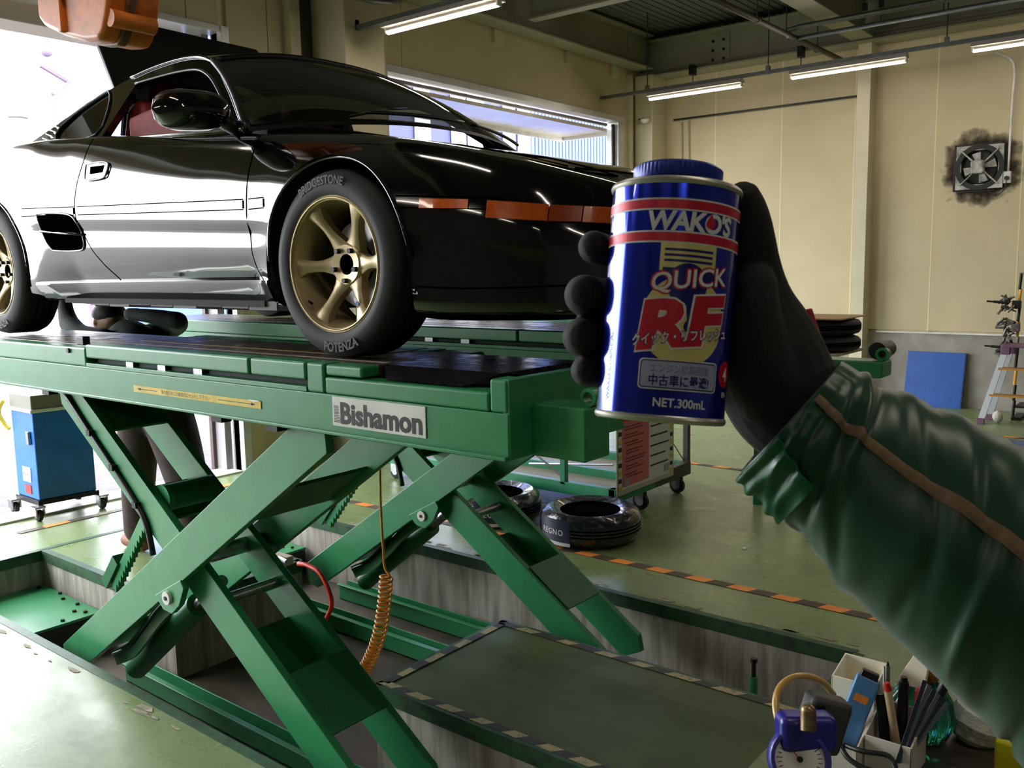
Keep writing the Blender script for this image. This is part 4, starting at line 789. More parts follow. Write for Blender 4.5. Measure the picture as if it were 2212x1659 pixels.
# orange hoist hanging above the near side of the car
ORG = mat('greasy_orange_paint', (222, 122, 44), .42, noise=12., rgb2=(160, 86, 36), contrast=(.45, .75)); ORGD = mat('grimy_orange_casting', (140, 90, 50), .5, noise=16., rgb2=(76, 56, 42))
T = thing('chain_hoist', 'orange cast chain hoist hanging at the top left above the car', 'hoist', (-2.86, 1.5, 2.31))
hb = [(-3.09, 2.66), (-3.10, 2.44), (-3.06, 2.405), (-2.95, 2.36), (-2.80, 2.315), (-2.72, 2.305), (-2.69, 2.325), (-2.66, 2.37), (-2.63, 2.44), (-2.63, 2.66)]
obj('gear_case', MB().prism([(a, 1.42, b) for a, b in hb], (0, .17, 0)), ORG, T, bevel=.016)
obj('case_flange', MB().prism([(a+.012*(1 if a > -2.86 else -1), 1.475, b-.008) for a, b in hb], (0, .03, 0)), ORGD, T, bevel=.006)
obj('motor_boss', MB().cyl((-2.98, 1.43, 2.50), (-2.80, 1.43, 2.475), .032, 16), ORG, T, smooth=40); obj('boss_cap', MB().cyl((-3.01, 1.43, 2.504), (-2.98, 1.43, 2.50), .024, 14), ORGD, T, smooth=40)
obj('boss_bolt', MB().cyl((-2.79, 1.415, 2.475), (-2.79, 1.405, 2.475), .016, 10), DSTEEL, T); obj('grease_nipple', MB().cyl((-3.03, 1.43, 2.506), (-3.0, 1.43, 2.503), .008, 8), STEEL, T); obj('corner_lug', MB().cyl((-2.655, 1.43, 2.36), (-2.655, 1.57, 2.36), .026, 14), ORG, T, smooth=40); obj('rib', MB().box((-2.93, 1.405, 2.36), (-2.91, 1.425, 2.64)), ORG, T, bevel=.004)
obj('suspension_rod', MB().cyl((-2.86, 1.5, 2.65), (-2.86, 1.5, ZC), .02, 10), DSTEEL, T)
# ---- outside the openings
BLUEW = mat('blue_ribbed_siding', (92, 116, 190), .5, noise=1., rgb2=(84, 106, 180)); NAVY = mat('navy_sign_board', (36, 40, 78), .5)
T = thing('ribbed_building', 'blue ribbed metal building with large white letters outside the window', 'building', (-14.5, 18, 0)); obj('wall', MB().box((-15.5, 8, -.1), (-14.5, 32, 9)), BLUEW, T)
for k in range(46): obj('rib', MB().box((-14.5, 19.05+k*.155, 0), (-14.46, 19.13+k*.155, 9)), BLUEW, T)
obj('sign_board', MB().box((-14.5, 10.5, 2.2), (-14.42, 19.0, 7)), NAVY, T)
obj('sign_lettering', text_mb('ni', width=4.2, height=3.4, fn=lambda u, v, w: (-14.40+w, 16.75+u, 4.3+v), t=.03), mat('white_sign_letter', (240, 240, 240), .5), T)
POLE = mat('grey_concrete_pole', (150, 146, 150), .7)
T = thing('utility_pole', 'pale grey utility pole standing outside the door', 'pole', (-14, 6.05, -.1)); obj('shaft', MB().cyl((-14, 6.05, -.1), (-14, 6.0, 7.5), .15, 14, r1=.11), POLE, T, smooth=60)
for z in (2.9, 3.5, 3.9): obj('band', MB().cyl((-14, 6.03, z), (-14, 6.03, z+.06), .17, 14), STEEL, T, smooth=40)
T = thing('sign_gantry', 'bent steel gantry of a roadside sign outside the door', 'gantry', (-13, 6.3, -.1)); SG = mat('purple_grey_gantry', (126, 110, 136), .6)
obj('post', MB().tube([(-13, 6.42, -.1), (-13, 6.35, 3.2), (-13, 6.10, 4.1)], .06, 8), SG, T); obj('arm', MB().tube([(-13, 6.10, 4.1), (-13, 6.32, 4.32), (-13, 5.95, 4.5)], .05, 8), SG, T); obj('lamp_head', MB().sphere((-13, 6.05, 4.7), .09), SG, T, smooth=180); obj('crossbar', MB().box((-13.02, 5.7, 3.0), (-12.98, 6.35, 3.04)), SG, T)
# ================================================================ things on the floor
WRAP = mat('plastic_wrapped_tyre', (30, 31, 36), .12, noise=22., rgb2=(44, 46, 54), rough2=.3, bump=(26, .5, .01), coat=.6); TLBL = mat('navy_tyre_label', (34, 40, 66), .4); WLT = mat('white_label_print', (214, 214, 214), .5)
def lying_tyre(x, y, R, h, label, group, z=0., m=None, text=False, ang=0.):
    T = thing('tyre', label, 'tyre', (x, y, z), group); r0 = R*.60
    obj('carcass', MB().lathe([(r0, h*.10), (r0+.02, .012), (R*.82, 0), (R*.95, h*.12), (R, h*.3), (R, h*.7), (R*.95, h*.88), (R*.82, h), (r0+.02, h-.012), (r0, h*.9), (r0+.03, h*.75), (R*.93, h*.62), (R*.93, h*.38), (r0+.03, h*.25)], (x, y, z), (0, 0, 1), 48, close=True), m or WRAP, T, smooth=40)
    for q in (.4, .5, .6): obj('tread_groove', MB().lathe([(R+.0006, h*q-.004), (R+.0006, h*q+.004)], (x, y, z), (0, 0, 1), 48), GAPM, T)
    if text:
        def fn(rr):
            return lambda u, v, w: (x+(rr+w)*math.cos(ang+u/R), y+(rr+w)*math.sin(ang+u/R), z+h*.5+v)
        lb = MB(); G = [[fn(R+.0015)(u, v, 0) for v in (-.075, .075)] for u in np.linspace(-.15, .10, 12)]; obj('tyre_label', lb.grid(G), TLBL, T)
        lb = MB(); G = [[fn(R+.002)(u, v, 0) for v in (-.075, -.055)] for u in np.linspace(-.15, .10, 12)]; obj('label_band', lb.grid(G), WLT, T)
        obj('label_lettering', text_mb('regno', width=.17, height=.034, fn=lambda u, v, w: fn(R+.0025)(u-.03, v, w), step=.02), WLT, T)
    return T
lying_tyre(-2.885, 4.32, .30, .19, 'new plastic-wrapped tyre lying on the green floor by the tape line', 'new tyres on the floor', text=True, ang=math.radians(-98))
lying_tyre(-3.61, 4.318, .29, .19, 'new plastic-wrapped tyre half hidden behind the lift arm', 'new tyres on the floor', text=True, ang=math.radians(-50))
# green tyre rack on castors
RX0, RX1, RY0, RY1 = -5.05, -2.90, 4.62, 5.62
rack = thing('tyre_rack', 'green steel tyre rack on castors behind the lifts', 'rack', ((RX0+RX1)/2, (RY0+RY1)/2, 0))
DKF = mat('dark_brown_frame', (58, 50, 44), .5); TRAY = mat('beige_rack_tray', (150, 146, 126), .6)
for y0, y1, m in ((RY0, RY0+.05, GREEN_D), (RY1-.05, RY1, GREEN_D), (RY0+.42, RY0+.47, GREEN_D)): obj('long_rail', MB().box((RX0, y0, .14), (RX1, y1, .22)), m, rack, bevel=.004)
obj('end_rail', MB().box((RX1-.05, RY0, .13), (RX1+.005, RY0+.5, .22)), GREEN_D, rack, bevel=.004); obj('end_rail', MB().box((RX1-.05, RY0+.5, .13), (RX1+.005, RY1, .22)), DKF, rack, bevel=.004); obj('end_rail', MB().box((RX0, RY0, .14), (RX0+.05, RY1, .22)), GREEN_D, rack)
obj('tray', MB().box((RX0+.05, RY0+.05, .15), (RX1-.05, RY1-.05, .165)), TRAY, rack)
for x, y, m in ((RX1-.42, RY0, GREEN_D), (RX0+.05, RY0, GREEN_D), (RX1-.04, RY1-.04, DKF), (RX0, RY1-.04, GREEN_D)): obj('post', MB().box((x, y, .2), (x+.04, y+.04, 1.17)), m, rack, bevel=.003)
for y in (RY0+.01, RY1-.05): obj('top_rail', MB().box((RX0, y, 1.17), (RX1, y+.04, 1.235)), GREEN_D, rack)
for x0, x1 in ((RX1-.42, RX0+1.2), (RX0+.1, RX0+1.2)): obj('brace', MB().cyl((x0, RY0+.02, .25), (x1, RY0+.02, .55), .008, 8), STEEL, rack)
obj('brace', MB().cyl((RX1-.2, RY0+.3, .3), (RX1-.9, RY0+.3, .22), .008, 8), STEEL, rack); obj('brace', MB().cyl((RX1-.05, RY1-.3, .5), (RX1-.03, RY1-.03, .22), .004, 6), STEEL, rack)
def castor(x, y, parent, r=.055, hz=.14):
    obj('castor_fork', MB().box((x-.03, y-.03, r), (x+.03, y-.022, hz)).box((x-.03, y+.022, r), (x+.03, y+.03, hz)).box((x-.035, y-.035, hz-.012), (x+.035, y+.035, hz)), STEEL, parent)
    w_ = obj('castor_wheel', MB().lathe([(.012, -.018), (r*.8, -.018), (r, -.012), (r, .012), (r*.8, .018), (.012, .018)], (x, y, r), (0, 1, 0), 24), BLACKRUB, parent, smooth=40); obj('castor_hub', MB().cyl((x, y-.021, r), (x, y+.021, r), r*.5, 14), STEEL, w_)
for x, y in ((RX1-.12, RY0+.1), (RX1-.05, RY0+.40), (RX1-.06, RY1-.08), (RX0+.1, RY0+.1), (RX0+.1, RY1-.1)): castor(x, y, rack)
# new tyres standing on the rack, seen between the lift decks
for k, (x, lab) in enumerate(((-4.35, 'wrapped tyre standing on the rack far left behind the car'), (-3.7, 'wrapped tyre standing on the rack in the middle'), (-3.05, 'wrapped tyre with a printed label at the end of the rack'))):
    T = thing('tyre', lab, 'tyre', (x, 4.9, 1.24), 'new tyres on the rack'); c = (x, 4.80, 1.24+.306)
    obj('carcass', MB().lathe([(.18, .02), (.2, .0), (.25, 0), (.285, .02), (.30, .05), (.30, .15), (.285, .18), (.25, .2), (.2, .2), (.18, .18)], c, (0, 1, 0), 40, close=True), WRAP, T, smooth=40)
    obj('tyre_label', MB().box((x-.13, 4.79, 1.252), (x+.15, 4.798, 1.345)), TLBL, T)
    obj('label_lettering', text_mb('regno', width=.19, height=.04, fn=lambda u, v, w: (x+.01+u, 4.788-w, 1.30+v)), WLT, T)
# hanging notice
PINK = mat('pink_notice_column', (206, 108, 112), .6); REDH = mat('red_notice_heading', (190, 36, 40), .6); BLUH = mat('blue_notice_heading', (52, 94, 160), .6); NPAP = mat('white_notice_paper', (206, 208, 202), .6); CHEV = mat('notice_yellow', (206, 180, 44), .6)
nx = RX1+.012; ny0, ny1, nz0, nz1 = 4.64, 5.33, .205, .80
T = thing('notice_board', 'laminated work notice with a pink column hanging on the tyre rack', 'notice', (nx, (ny0+ny1)/2, nz0))
U_ = lambda u, v: (ny0+(ny1-ny0)*u, nz0+(nz1-nz0)*v)
def nrect(nm, u0, u1, v0, v1, m, k): (a, b), (c, d) = U_(u0, v0), U_(u1, v1); obj(nm, MB().box((nx+.001*k, a, b), (nx+.001*k+.0009, c, d)), m, T)
obj('sheet', MB().box((nx-.002, ny0-.02, nz0-.03), (nx+.001, ny1+.02, nz1+.02)), mat('clear_laminate_edge', (176, 170, 158), .3), T); nrect('print_ground', 0, 1, 0, 1, NPAP, 1); nrect('heading_bar', .06, .95, .86, 1, BLACKI, 2); nrect('red_heading', .06, .54, .73, .87, REDH, 3); nrect('blue_heading', .54, .95, .80, .90, BLUH, 3); nrect('pink_column', .06, .54, .03, .73, PINK, 2)
for k in range(12):
    for u in (0, .95): nrect('chevron', u, u+.05, k/12, (k+.55)/12, BLACKI if k % 2 else CHEV, 3)
random.seed(3)
for k in range(7):
    v = .66-.085*k
    if v < .1: break
    for dv in (0, -.03):
        u0 = .09+random.uniform(0, .05); nrect('print_line', u0, u0+random.uniform(.2, .38), v+dv, v+dv+.014, mat('faded_red_print', (130, 50, 56), .6) if 'faded_red_print' not in MATS else MATS['faded_red_print'], 3)
for k in range(6): nrect('print_line', .57, .57+random.uniform(.24, .36), .70-.11*k, .716-.11*k, BLACKI, 3)
obj('heading_lettering', text_mb('kokan', width=.13, fn=lambda u, v, w: (nx+.005, 4.88+u, nz0+.80*(nz1-nz0)+v)), WLT, T); obj('heading_lettering', text_mb('kokan2', width=.13, fn=lambda u, v, w: (nx+.005, 5.17+u, nz0+.85*(nz1-nz0)+v)), WLT, T); obj('title_lettering', text_mb('taiya', width=.36, fn=lambda u, v, w: (nx+.005, 5.0+u, nz0+.93*(nz1-nz0)+v)), WLT, T)
for u in (.09, .84): nrect('face_icon', u, u+.09, .04, .12, mat('grey_icon', (150, 152, 160), .6) if 'grey_icon' not in MATS else MATS['grey_icon'], 4)
# blue oil tank on castors in the doorway
TB_ = mat('blue_tank_paint', (34, 108, 196), .4, noise=8., rgb2=(28, 96, 178)); TG = mat('grey_tank_lid', (120, 116, 108), .5)
tank = thing('waste_oil_tank', 'blue waste oil tank on castors with a grey lid in the doorway', 'tank', (-6.16, 2.72, 0))
A = np.array([-6.05, 2.53]); ex = np.array([-.32, .0]); ey = np.array([.03, .37])
def quad(k0=0., g=0.): return [tuple(A-g*ex-g*ey), tuple(A+(1+g)*ex-g*ey), tuple(A+(1+g)*ex+(1+g)*ey), tuple(A-g*ex+(1+g)*ey)]
obj('tank_body', MB().prism([(a, b, .13) for a, b in quad()], (0, 0, .60)), TB_, tank, bevel=.008); obj('lid', MB().prism([(a, b, .73) for a, b in quad(0, .01)], (0, 0, .10)), TG, tank, bevel=.006); obj('lid_lip', MB().prism([(a, b, .715) for a, b in quad(0, .04)], (0, 0, .022)), WHITEP, tank, bevel=.004); obj('base_frame', MB().prism([(a, b, .10) for a, b in quad(0, .03)], (0, 0, .03)), DSTEEL, tank)
for p in (A, A+ex, A+ey, A+ex+ey): castor(p[0]+.02*np.sign(A[0]+ex[0]/2-p[0])*-1, p[1]+.02*np.sign(p[1]-A[1]-.15), tank, .038, .10)
fy_ = A[1]-.001
obj('latch', MB().box((-6.13, fy_-.02, .50), (-6.09, fy_, .59)), STEEL, tank, bevel=.006); obj('white_label', MB().box((-6.26, fy_-.003, .24), (-6.14, fy_, .34)), WHITEP, tank); obj('label_lettering', text_mb('waste', width=.10, height=.03, fn=lambda u, v, w: (-6.20+u, fy_-.004, .29+v)), BLACKI, tank); obj('red_label', MB().box((-6.24, fy_-.003, .16), (-6.15, fy_, .22)), REDH, tank)
obj('drain_funnel', MB().lathe([(.02, 0), (.02, .02), (.10, .06), (.10, .065)], (-6.2, 2.72, .83), (0, 0, 1), 24), DSTEEL, tank, smooth=40)
tag(obj('yellow_strap', MB().tube(crom([(-6.40, 2.50, .78), (-6.44, 2.48, .70), (-6.42, 2.50, .62), (-6.39, 2.52, .58)], 5), .014, 6), YELP), 'short yellow strap hanging behind the blue tank', 'strap')
# mechanic under the car on the walkway
TROU = mat('dark_brown_trousers', (66, 46, 44), .8, noise=14., rgb2=(44, 32, 32)); JACK = mat('dark_green_jacket', (30, 44, 36), .8, noise=14., rgb2=(20, 26, 24)); BOOT = mat('brown_boot', (120, 72, 44), .6)
def skin(name, verts, edges, radii, m, parent, root=0, sub=2, local=False):
    iv = np.array(wm(parent).inverted()) if parent is not None and not local else np.eye(4)
    me = bpy.data.meshes.new(name); bm = bmesh.new(); lay = bm.verts.layers.skin.verify(); vs2 = []
    for p, r in zip(verts, radii):
        q = iv @ np.array([*p, 1.]); v = bm.verts.new(q[:3]); v[lay].radius = (r, r) if not hasattr(r, '__len__') else r; vs2.append(v)
    for a, b in edges: bm.edges.new((vs2[a], vs2[b]))
    vs2[root][lay].use_root = True; bm.to_mesh(me); bm.free(); me.materials.append(m)
    o = bpy.data.objects.new(name, me); COL.objects.link(o); o.parent = parent; WM[o.name] = wm(parent).copy()
    k = o.modifiers.new('skin', 'SKIN'); k.use_smooth_shade = True
    s_ = o.modifiers.new('subsurf', 'SUBSURF'); s_.levels = s_.render_levels = sub
    return o
px_, py_ = -4.68, 2.60
def wblob(mb, path, rad, n=18, k=6):
    P_ = crom([np.array(p, float) for p in path], k); R_ = pchip(np.arange(len(rad)), rad, np.linspace(0, len(rad)-1, len(P_))); t0 = P_[0]-P_[1]; t0 /= np.linalg.norm(t0); t1 = P_[-1]-P_[-2]; t1 /= np.linalg.norm(t1)
    q = MB().tube([P_[0]+t0*R_[0]*.8, P_[0]+t0*R_[0]*.45]+P_+[P_[-1]+t1*R_[-1]*.5, P_[-1]+t1*R_[-1]*.85], [R_[0]*.35, R_[0]*.85]+list(R_)+[R_[-1]*.82, R_[-1]*.35], n); mb.add(q.v, q.f); return mb
def melt(o, vox):
    r_ = o.modifiers.new('remesh', 'REMESH'); r_.mode = 'VOXEL'; r_.voxel_size = vox; r_.use_smooth_shade = True; s_ = o.modifiers.new('smooth', 'SMOOTH'); s_.iterations = 5; s_.factor = .5; return o
per = thing('person', 'mechanic in brown trousers bending under the car between the lifts', 'person', (px_, py_, 0))
bd = MB(); X_ = lambda a, b, c: (px_+a, py_+b, c)
wblob(bd, [X_(0, 0, .90), X_(-.03, 0, 1.04), X_(-.10, 0, 1.16), X_(-.20, 0, 1.23)], [.14, .15, .15, .13]); wblob(bd, [X_(-.26, 0, 1.26), X_(-.34, 0, 1.29)], [.055, .055])   # bent torso, neck
wblob(bd, [X_(-.18, -.15, 1.24), X_(-.34, -.20, 1.27), X_(-.47, -.20, 1.33)], [.07, .06, .055]); wblob(bd, [X_(-.47, -.20, 1.33), X_(-.52, -.19, 1.40), X_(-.55, -.18, 1.50)], [.055, .045, .038])
wblob(bd, [X_(-.16, .14, 1.26), X_(.0, .18, 1.31), X_(.16, .10, 1.345)], [.07, .06, .05]); wblob(bd, [X_(.16, .10, 1.345), X_(.04, .02, 1.37), X_(-.10, -.04, 1.385)], [.05, .042, .034])
melt(obj('body', bd, JACK, per, smooth=180), .012)
hd_ = MB(); wblob(hd_, [X_(-.36, 0, 1.315), X_(-.42, 0, 1.345)], [.085, .09]); hd_.sphere(X_(-.50, 0, 1.32), .022, .016, .022); hd_.sphere(X_(-.40, -.085, 1.33), .018, .012, .026); hd_.sphere(X_(-.40, .085, 1.33), .018, .012, .026); melt(obj('head', hd_, mat('tan_skin', (196, 150, 120), .55), per, smooth=180), .007)
obj('hair', MB().sphere(X_(-.395, 0, 1.375), .10, .094, .075), mat('black_hair', (16, 14, 13), .7), per, smooth=180)
tr = MB(); wblob(tr, [X_(0, 0, .95), X_(-.07, -.02, .84), X_(-.14, -.03, .50), X_(-.20, -.02, .12)], [.15, .135, .10, .085]); wblob(tr, [X_(.02, 0, .92), X_(.10, .03, .82), X_(.22, .05, .48), X_(.28, .06, .12)], [.14, .14, .115, .085]); melt(obj('trousers', tr, TROU, per, smooth=180), .012)
for a_, b_ in ((-.20, -.02), (.28, .06)):
    bt = MB(); wblob(bt, [X_(a_+.05, b_, .055), X_(a_-.03, b_, .05), X_(a_-.13, b_-.01, .045)], [.05, .05, .04]); wblob(bt, [X_(a_, b_, .06), X_(a_, b_, .14)], [.055, .058]); melt(obj('boot', bt, BOOT, per, smooth=180), .008)
# hoses hanging from the near lift
CH = mat('amber_coil_hose', (232, 158, 46), .3, coat=.3)
T = thing('coil_air_hose', 'amber coiled air hose hanging below the lift deck', 'hose', (-2.9, 2.6, -.25))
obj('coupling', MB().cyl((-2.81, 2.58, .94), (-2.81, 2.585, .86), .016, 10).cyl((-2.81, 2.585, .86), (-2.812, 2.588, .80), .011, 10).cyl((-2.81, 2.58, 1.14), (-2.81, 2.58, .94), .008, 8), DSTEEL, T, smooth=40)
obj('straight_hose', MB().tube(crom([(-2.812, 2.588, .82), (-2.822, 2.59, .6), (-2.826, 2.6, .36), (-2.82, 2.6, .30), (-2.79, 2.6, .27)], 6), .0055, 8), CH, T, smooth=180)
ax_ = crom([(-2.812, 2.6, .27), (-2.835, 2.6, .13), (-2.875, 2.6, -.02), (-2.94, 2.6, -.15), (-2.99, 2.58, -.24)], 60); ax_ = [np.array(p) for p in ax_]; cp = []
for i, p in enumerate(ax_):
    t = ax_[min(i+1, len(ax_)-1)]-ax_[max(i-1, 0)]; t /= np.linalg.norm(t); u = np.cross(t, [0, 1, 0]); u /= np.linalg.norm(u); w = np.cross(t, u)
    for k in range(3): a = 2*math.pi*(i*3+k)/30.; q = p+(ax_[min(i+1, len(ax_)-1)]-p)*k/3; cp.append(q+.027*(math.cos(a)*u+math.sin(a)*w))
obj('coil', MB().tube(cp, .0052, 8), CH, T, smooth=180)
cp = [(-3.32-.0+.10*t*1.0, 2.42+.0+.014*math.cos(a), -.27-.09*t+.014*math.sin(a)) for t, a in ((k/140, k*2*math.pi/14) for k in range(141))]
obj('coil_tail', MB().tube(cp, .005, 6), CH, T, smooth=180)
tag(obj('red_hose', MB().tube(crom([(-3.43, 2.6, .20), (-3.36, 2.6, .205), (-3.27, 2.6, .185), (-3.205, 2.6, .10), (-3.20, 2.6, .03), (-3.26, 2.6, -.06)], 6), .011, 10), mat('red_rubber_hose', (206, 58, 34), .4), smooth=180), 'bright red hose curving down behind the near lift', 'hose')
T = thing('air_valve', 'steel air coupling standing on the walkway end', 'valve', (-3.98, 2.9, 0)); obj('valve_block', MB().box((-4.06, 2.86, .0), (-3.93, 2.95, .05)), mat('beige_valve_block', (190, 178, 150), .6), T, bevel=.006); obj('coupler', MB().cyl((-4.04, 2.88, .05), (-4.05, 2.88, .2), .018, 10), STEEL, T, smooth=40); obj('outlet', MB().cyl((-3.96, 2.88, .05), (-3.87, 2.86, .05), .014, 10), STEEL, T, smooth=40)
T = thing('anchor_post', 'green bolt post standing in the pit beyond the walkway', 'post', (-1.41, 3.3, -.40)); obj('sleeve', MB().cyl((-1.41, 3.3, -.40), (-1.41, 3.3, -.07), .017, 10), GREEN, T, smooth=40); obj('stud', MB().cyl((-1.41, 3.3, -.07), (-1.41, 3.3, .0), .010, 8), DSTEEL, T, smooth=40); obj('nut', MB().cyl((-1.41, 3.3, -.01), (-1.41, 3.3, .008), .014, 6), DSTEEL, T)
# ---- far right of the bay
bp_ = thing('blue_board', 'square blue board leaning on the concrete plinth', 'board', (-2.48, 10.5, 0))
obj('panel', MB().prism([(-2.78, 10.48, 0), (-2.19, 10.48, 0), (-2.17, 10.54, .60), (-2.76, 10.54, .60)], (0, .025, 0)), mat('blue_board_paint', (24, 82, 164), .4, noise=6., rgb2=(20, 72, 150)), bp_, bevel=.003); obj('edge_strip', MB().prism([(-2.19, 10.478, 0), (-2.18, 10.478, 0), (-2.16, 10.538, .60), (-2.17, 10.538, .60)], (0, .027, 0)), mat('dark_blue_edge', (12, 34, 80), .5), bp_)
lad = thing('step_ladder', 'low white step ladder with purple caps beside the plinth', 'ladder', (-1.6, 9.75, 0)); PUR = mat('purple_plastic', (110, 74, 98), .5); ALW = mat('bright_ladder_rail', (206, 210, 214), .35, .3)
for x0, y0, x1, y1 in ((-1.82, 9.62, -1.64, 9.66), (-1.20, 9.62, -1.28, 9.66), (-1.80, 9.93, -1.62, 9.80), (-1.20, 9.93, -1.28, 9.80)):
    a, b = np.array([x0, y0, .03]), np.array([x1, y1, .74]); obj('rail', MB().obox((a+b)/2, (.028, 0, 0), (0, .014, 0), (b-a)/2), ALW, lad); obj('foot', MB().obox(a, (.034, 0, 0), (0, .02, 0), (0, 0, .03)), PUR, lad, bevel=.004); obj('cap', MB().obox(b, (.04, 0, 0), (0, .03, 0), (0, 0, .05)), PUR, lad, bevel=.006)
for t in (.35, .72): obj('step', MB().box((-1.82+.18*t, 9.62, .03+.71*t), (-1.22, 9.72, .05+.71*t)), mat('amber_step_tread', (176, 124, 50), .6) if t < .5 else MATS['amber_step_tread'], lad)
obj('top_board', MB().box((-1.66, 9.62, .76), (-1.26, 9.84, .79)), PUR, lad, bevel=.006)
sd = thing('alignment_stand', 'stand with yellow and black pole hung with steel wheel clamps', 'stand', (-1.5, 10.15, 0))
for k in range(9): obj('pole_section', MB().cyl((-1.63, 10.15, .02+k*.16), (-1.62, 10.15, .02+(k+1)*.16), .014, 10), (DSTEEL, STEEL, mat('warning_yellow', (222, 160, 40), .5) if 'warning_yellow' not in MATS else MATS['warning_yellow'])[(0, 0, 2, 0, 1, 2, 0, 2, 0)[k]], sd)
obj('base_bar', MB().box((-1.62, 10.0, .0), (-1.54, 10.35, .03)), DSTEEL, sd); obj('shelf', MB().box((-1.6, 10.05, .12), (-1.0, 10.35, .14)), DSTEEL, sd); obj('post', MB().box((-1.46, 10.15, .0), (-1.44, 10.17, 1.45)), DSTEEL, sd); obj('top_bar', MB().box((-1.63, 10.14, 1.44), (-1.1, 10.16, 1.47)), STEEL, sd)
random.seed(11)
for k, (z, lab) in enumerate(((1.15, 'upper grey wheel clamp with a black handle'), (.92, 'middle grey wheel clamp on the striped pole'), (.70, 'lower grey wheel clamp with a black handle'))):
    cl = thing('wheel_clamp', lab+' on the alignment stand', 'clamp', (-1.69, 10.11, z), 'steel wheel clamps'); CLM = MATS.get('clamp_grey') or mat('clamp_grey', (120, 116, 112), .4, .5, noise=20., rgb2=(70, 66, 62))
    for j in range(16):
        a = np.array([-1.71, 10.09, z])+np.array([random.uniform(-.07, .05), random.uniform(-.03, .03), random.uniform(-.07, .07)]); d = np.array([random.uniform(-1, 1), random.uniform(-.4, .4), random.uniform(-1, 1)]); d /= np.linalg.norm(d); obj('clamp_bar', MB().cyl(a-d*.045, a+d*.045, random.uniform(.006, .016), 8), CLM, cl)
    obj('clamp_block', MB().box((-1.68, 10.07, z-.04), (-1.60, 10.13, z+.04)), DSTEEL if k != 1 else CLM, cl, bevel=.008)
    if k != 1: obj('handle', MB().cyl((-1.71, 10.07, z+.02), (-1.84, 10.05, z+.03), .014, 10).cyl((-1.84, 10.05, z+.03), (-1.90, 10.045, z+.035), .009, 8), HOSEB, cl, smooth=40)
rp = random.Random(5)
tag(obj('rag', MB().sphere((-1.70, 9.78, .06), .05, .05, .06, 10, 7), mat('white_cotton_rag', (206, 202, 190), .9, bump=(40, .6, .02)), smooth=180), 'crumpled white rag at the foot of the step ladder', 'rag')
fm = thing('floor_plate', 'glossy blue plate lying on the floor at the right edge', 'plate', (-1.0, 8.4, 0)); obj('plate', MB().box((-1.55, 7.85, .005), (-.4, 8.75, .03)), mat('glossy_blue_plate', (54, 92, 150), .15, noise=4., rgb2=(46, 82, 140)), fm, bevel=.004); obj('rim', MB().box((-1.62, 7.80, .0), (-.4, 7.85, .025)).box((-1.62, 7.85, .0), (-1.56, 8.8, .025)), GREEN_D, fm)
ts = thing('tyre_stand', 'green stand carrying tyres behind the gloved hand', 'stand', (-2.05, 5.6, 0))
obj('table_board', MB().box((-2.45, 5.5, 1.02), (-1.86, 6.05, 1.035)), mat('plywood_board', (170, 160, 130), .7), ts)
for x, y in ((-2.4, 5.55), (-2.06, 5.55), (-2.4, 5.95), (-2.06, 5.95)): obj('leg', MB().box((x, y, 0), (x+.05, y+.05, 1.02)), GREEN_D, ts, bevel=.003)
for k, lb in enumerate(('lower used tyre stacked on the green stand', 'upper used tyre stacked on the green stand')): lying_tyre(-2.08, 5.78, .27, .105 if k else .10, lb, 'used tyres on the green stand', z=1.036+.104*k, m=BLACKRUB)
tag(obj('cardboard_sheet', MB().box((-2.32, 5.52, 1.247), (-1.84, 6.04, 1.255)), mat('brown_cardboard', (186, 154, 112), .8)), 'flat brown cardboard on top of the stacked tyres', 'cardboard')
tag(obj('paper_scrap', MB().prism([(-2.06, 4.62, .002), (-2.04, 4.61, .003), (-2.03, 4.635, .006), (-2.055, 4.64, .004)], (0, 0, .002)), WHITEP), 'tiny white scrap on the green floor', 'scrap')
# ================================================================ arm in the foreground: glove, sleeve, can
TH = math.radians(4.4); CD = .455
cz = CU*math.cos(TH)+CR*math.sin(TH); cx_ = CR*math.cos(TH)-CU*math.sin(TH); cy_ = CF; co = at(1443, 660, CD)
CANM = Matrix(((cx_[0], cy_[0], cz[0], co[0]), (cx_[1], cy_[1], cz[1], co[1]), (cx_[2], cy_[2], cz[2], co[2]), (0, 0, 0, 1)))
PXM = CD/FL
canT = thing('additive_can', 'blue metal can with red bands and a screw cap held up in the gloved hand', 'can', M=CANM)
CBLUE = mat('metallic_blue_can', (16, 44, 190), .16, .7, noise=60., rgb2=(14, 40, 180), coat=1.); CAPB = mat('blue_screw_cap', (22, 52, 158), .35, .15); CRIM = mat('can_seam_metal', (196, 192, 180), .35, .6); CRED = mat('can_red_print', (204, 30, 56), .35, .2); CWHT = mat('can_white_print', (232, 232, 230), .4); CYEL = mat('can_pale_gold_print', (226, 212, 138), .35, .2); CNAV = mat('can_navy_print', (24, 32, 110), .35, .3); CGRY = mat('can_silver_box', (176, 184, 214), .35, .3); CTXG = mat('can_grey_text', (120, 130, 170), .4)
RC = .0322; HC = .0575
def P(name, mb, m, **k): return obj(name, mb, m, canT, local=True, **k)
P('can_body', MB().lathe([(0, -HC), (RC-.003, -HC), (RC, -HC+.002), (RC, HC-.002), (RC-.003, HC), (.022, HC+.0005), (0, HC+.0005)], (0, 0, 0), (0, 0, 1), 96), CBLUE, smooth=40)
for s_, nm in ((1, 'top_seam'), (-1, 'bottom_seam')): P(nm, MB().lathe([(RC-.001+.0019*math.cos(a), s_*(HC-.0005)+.0021*math.sin(a)) for a in np.linspace(0, 2*math.pi, 11)], (0, 0, 0), (0, 0, 1), 96), CRIM, smooth=180)
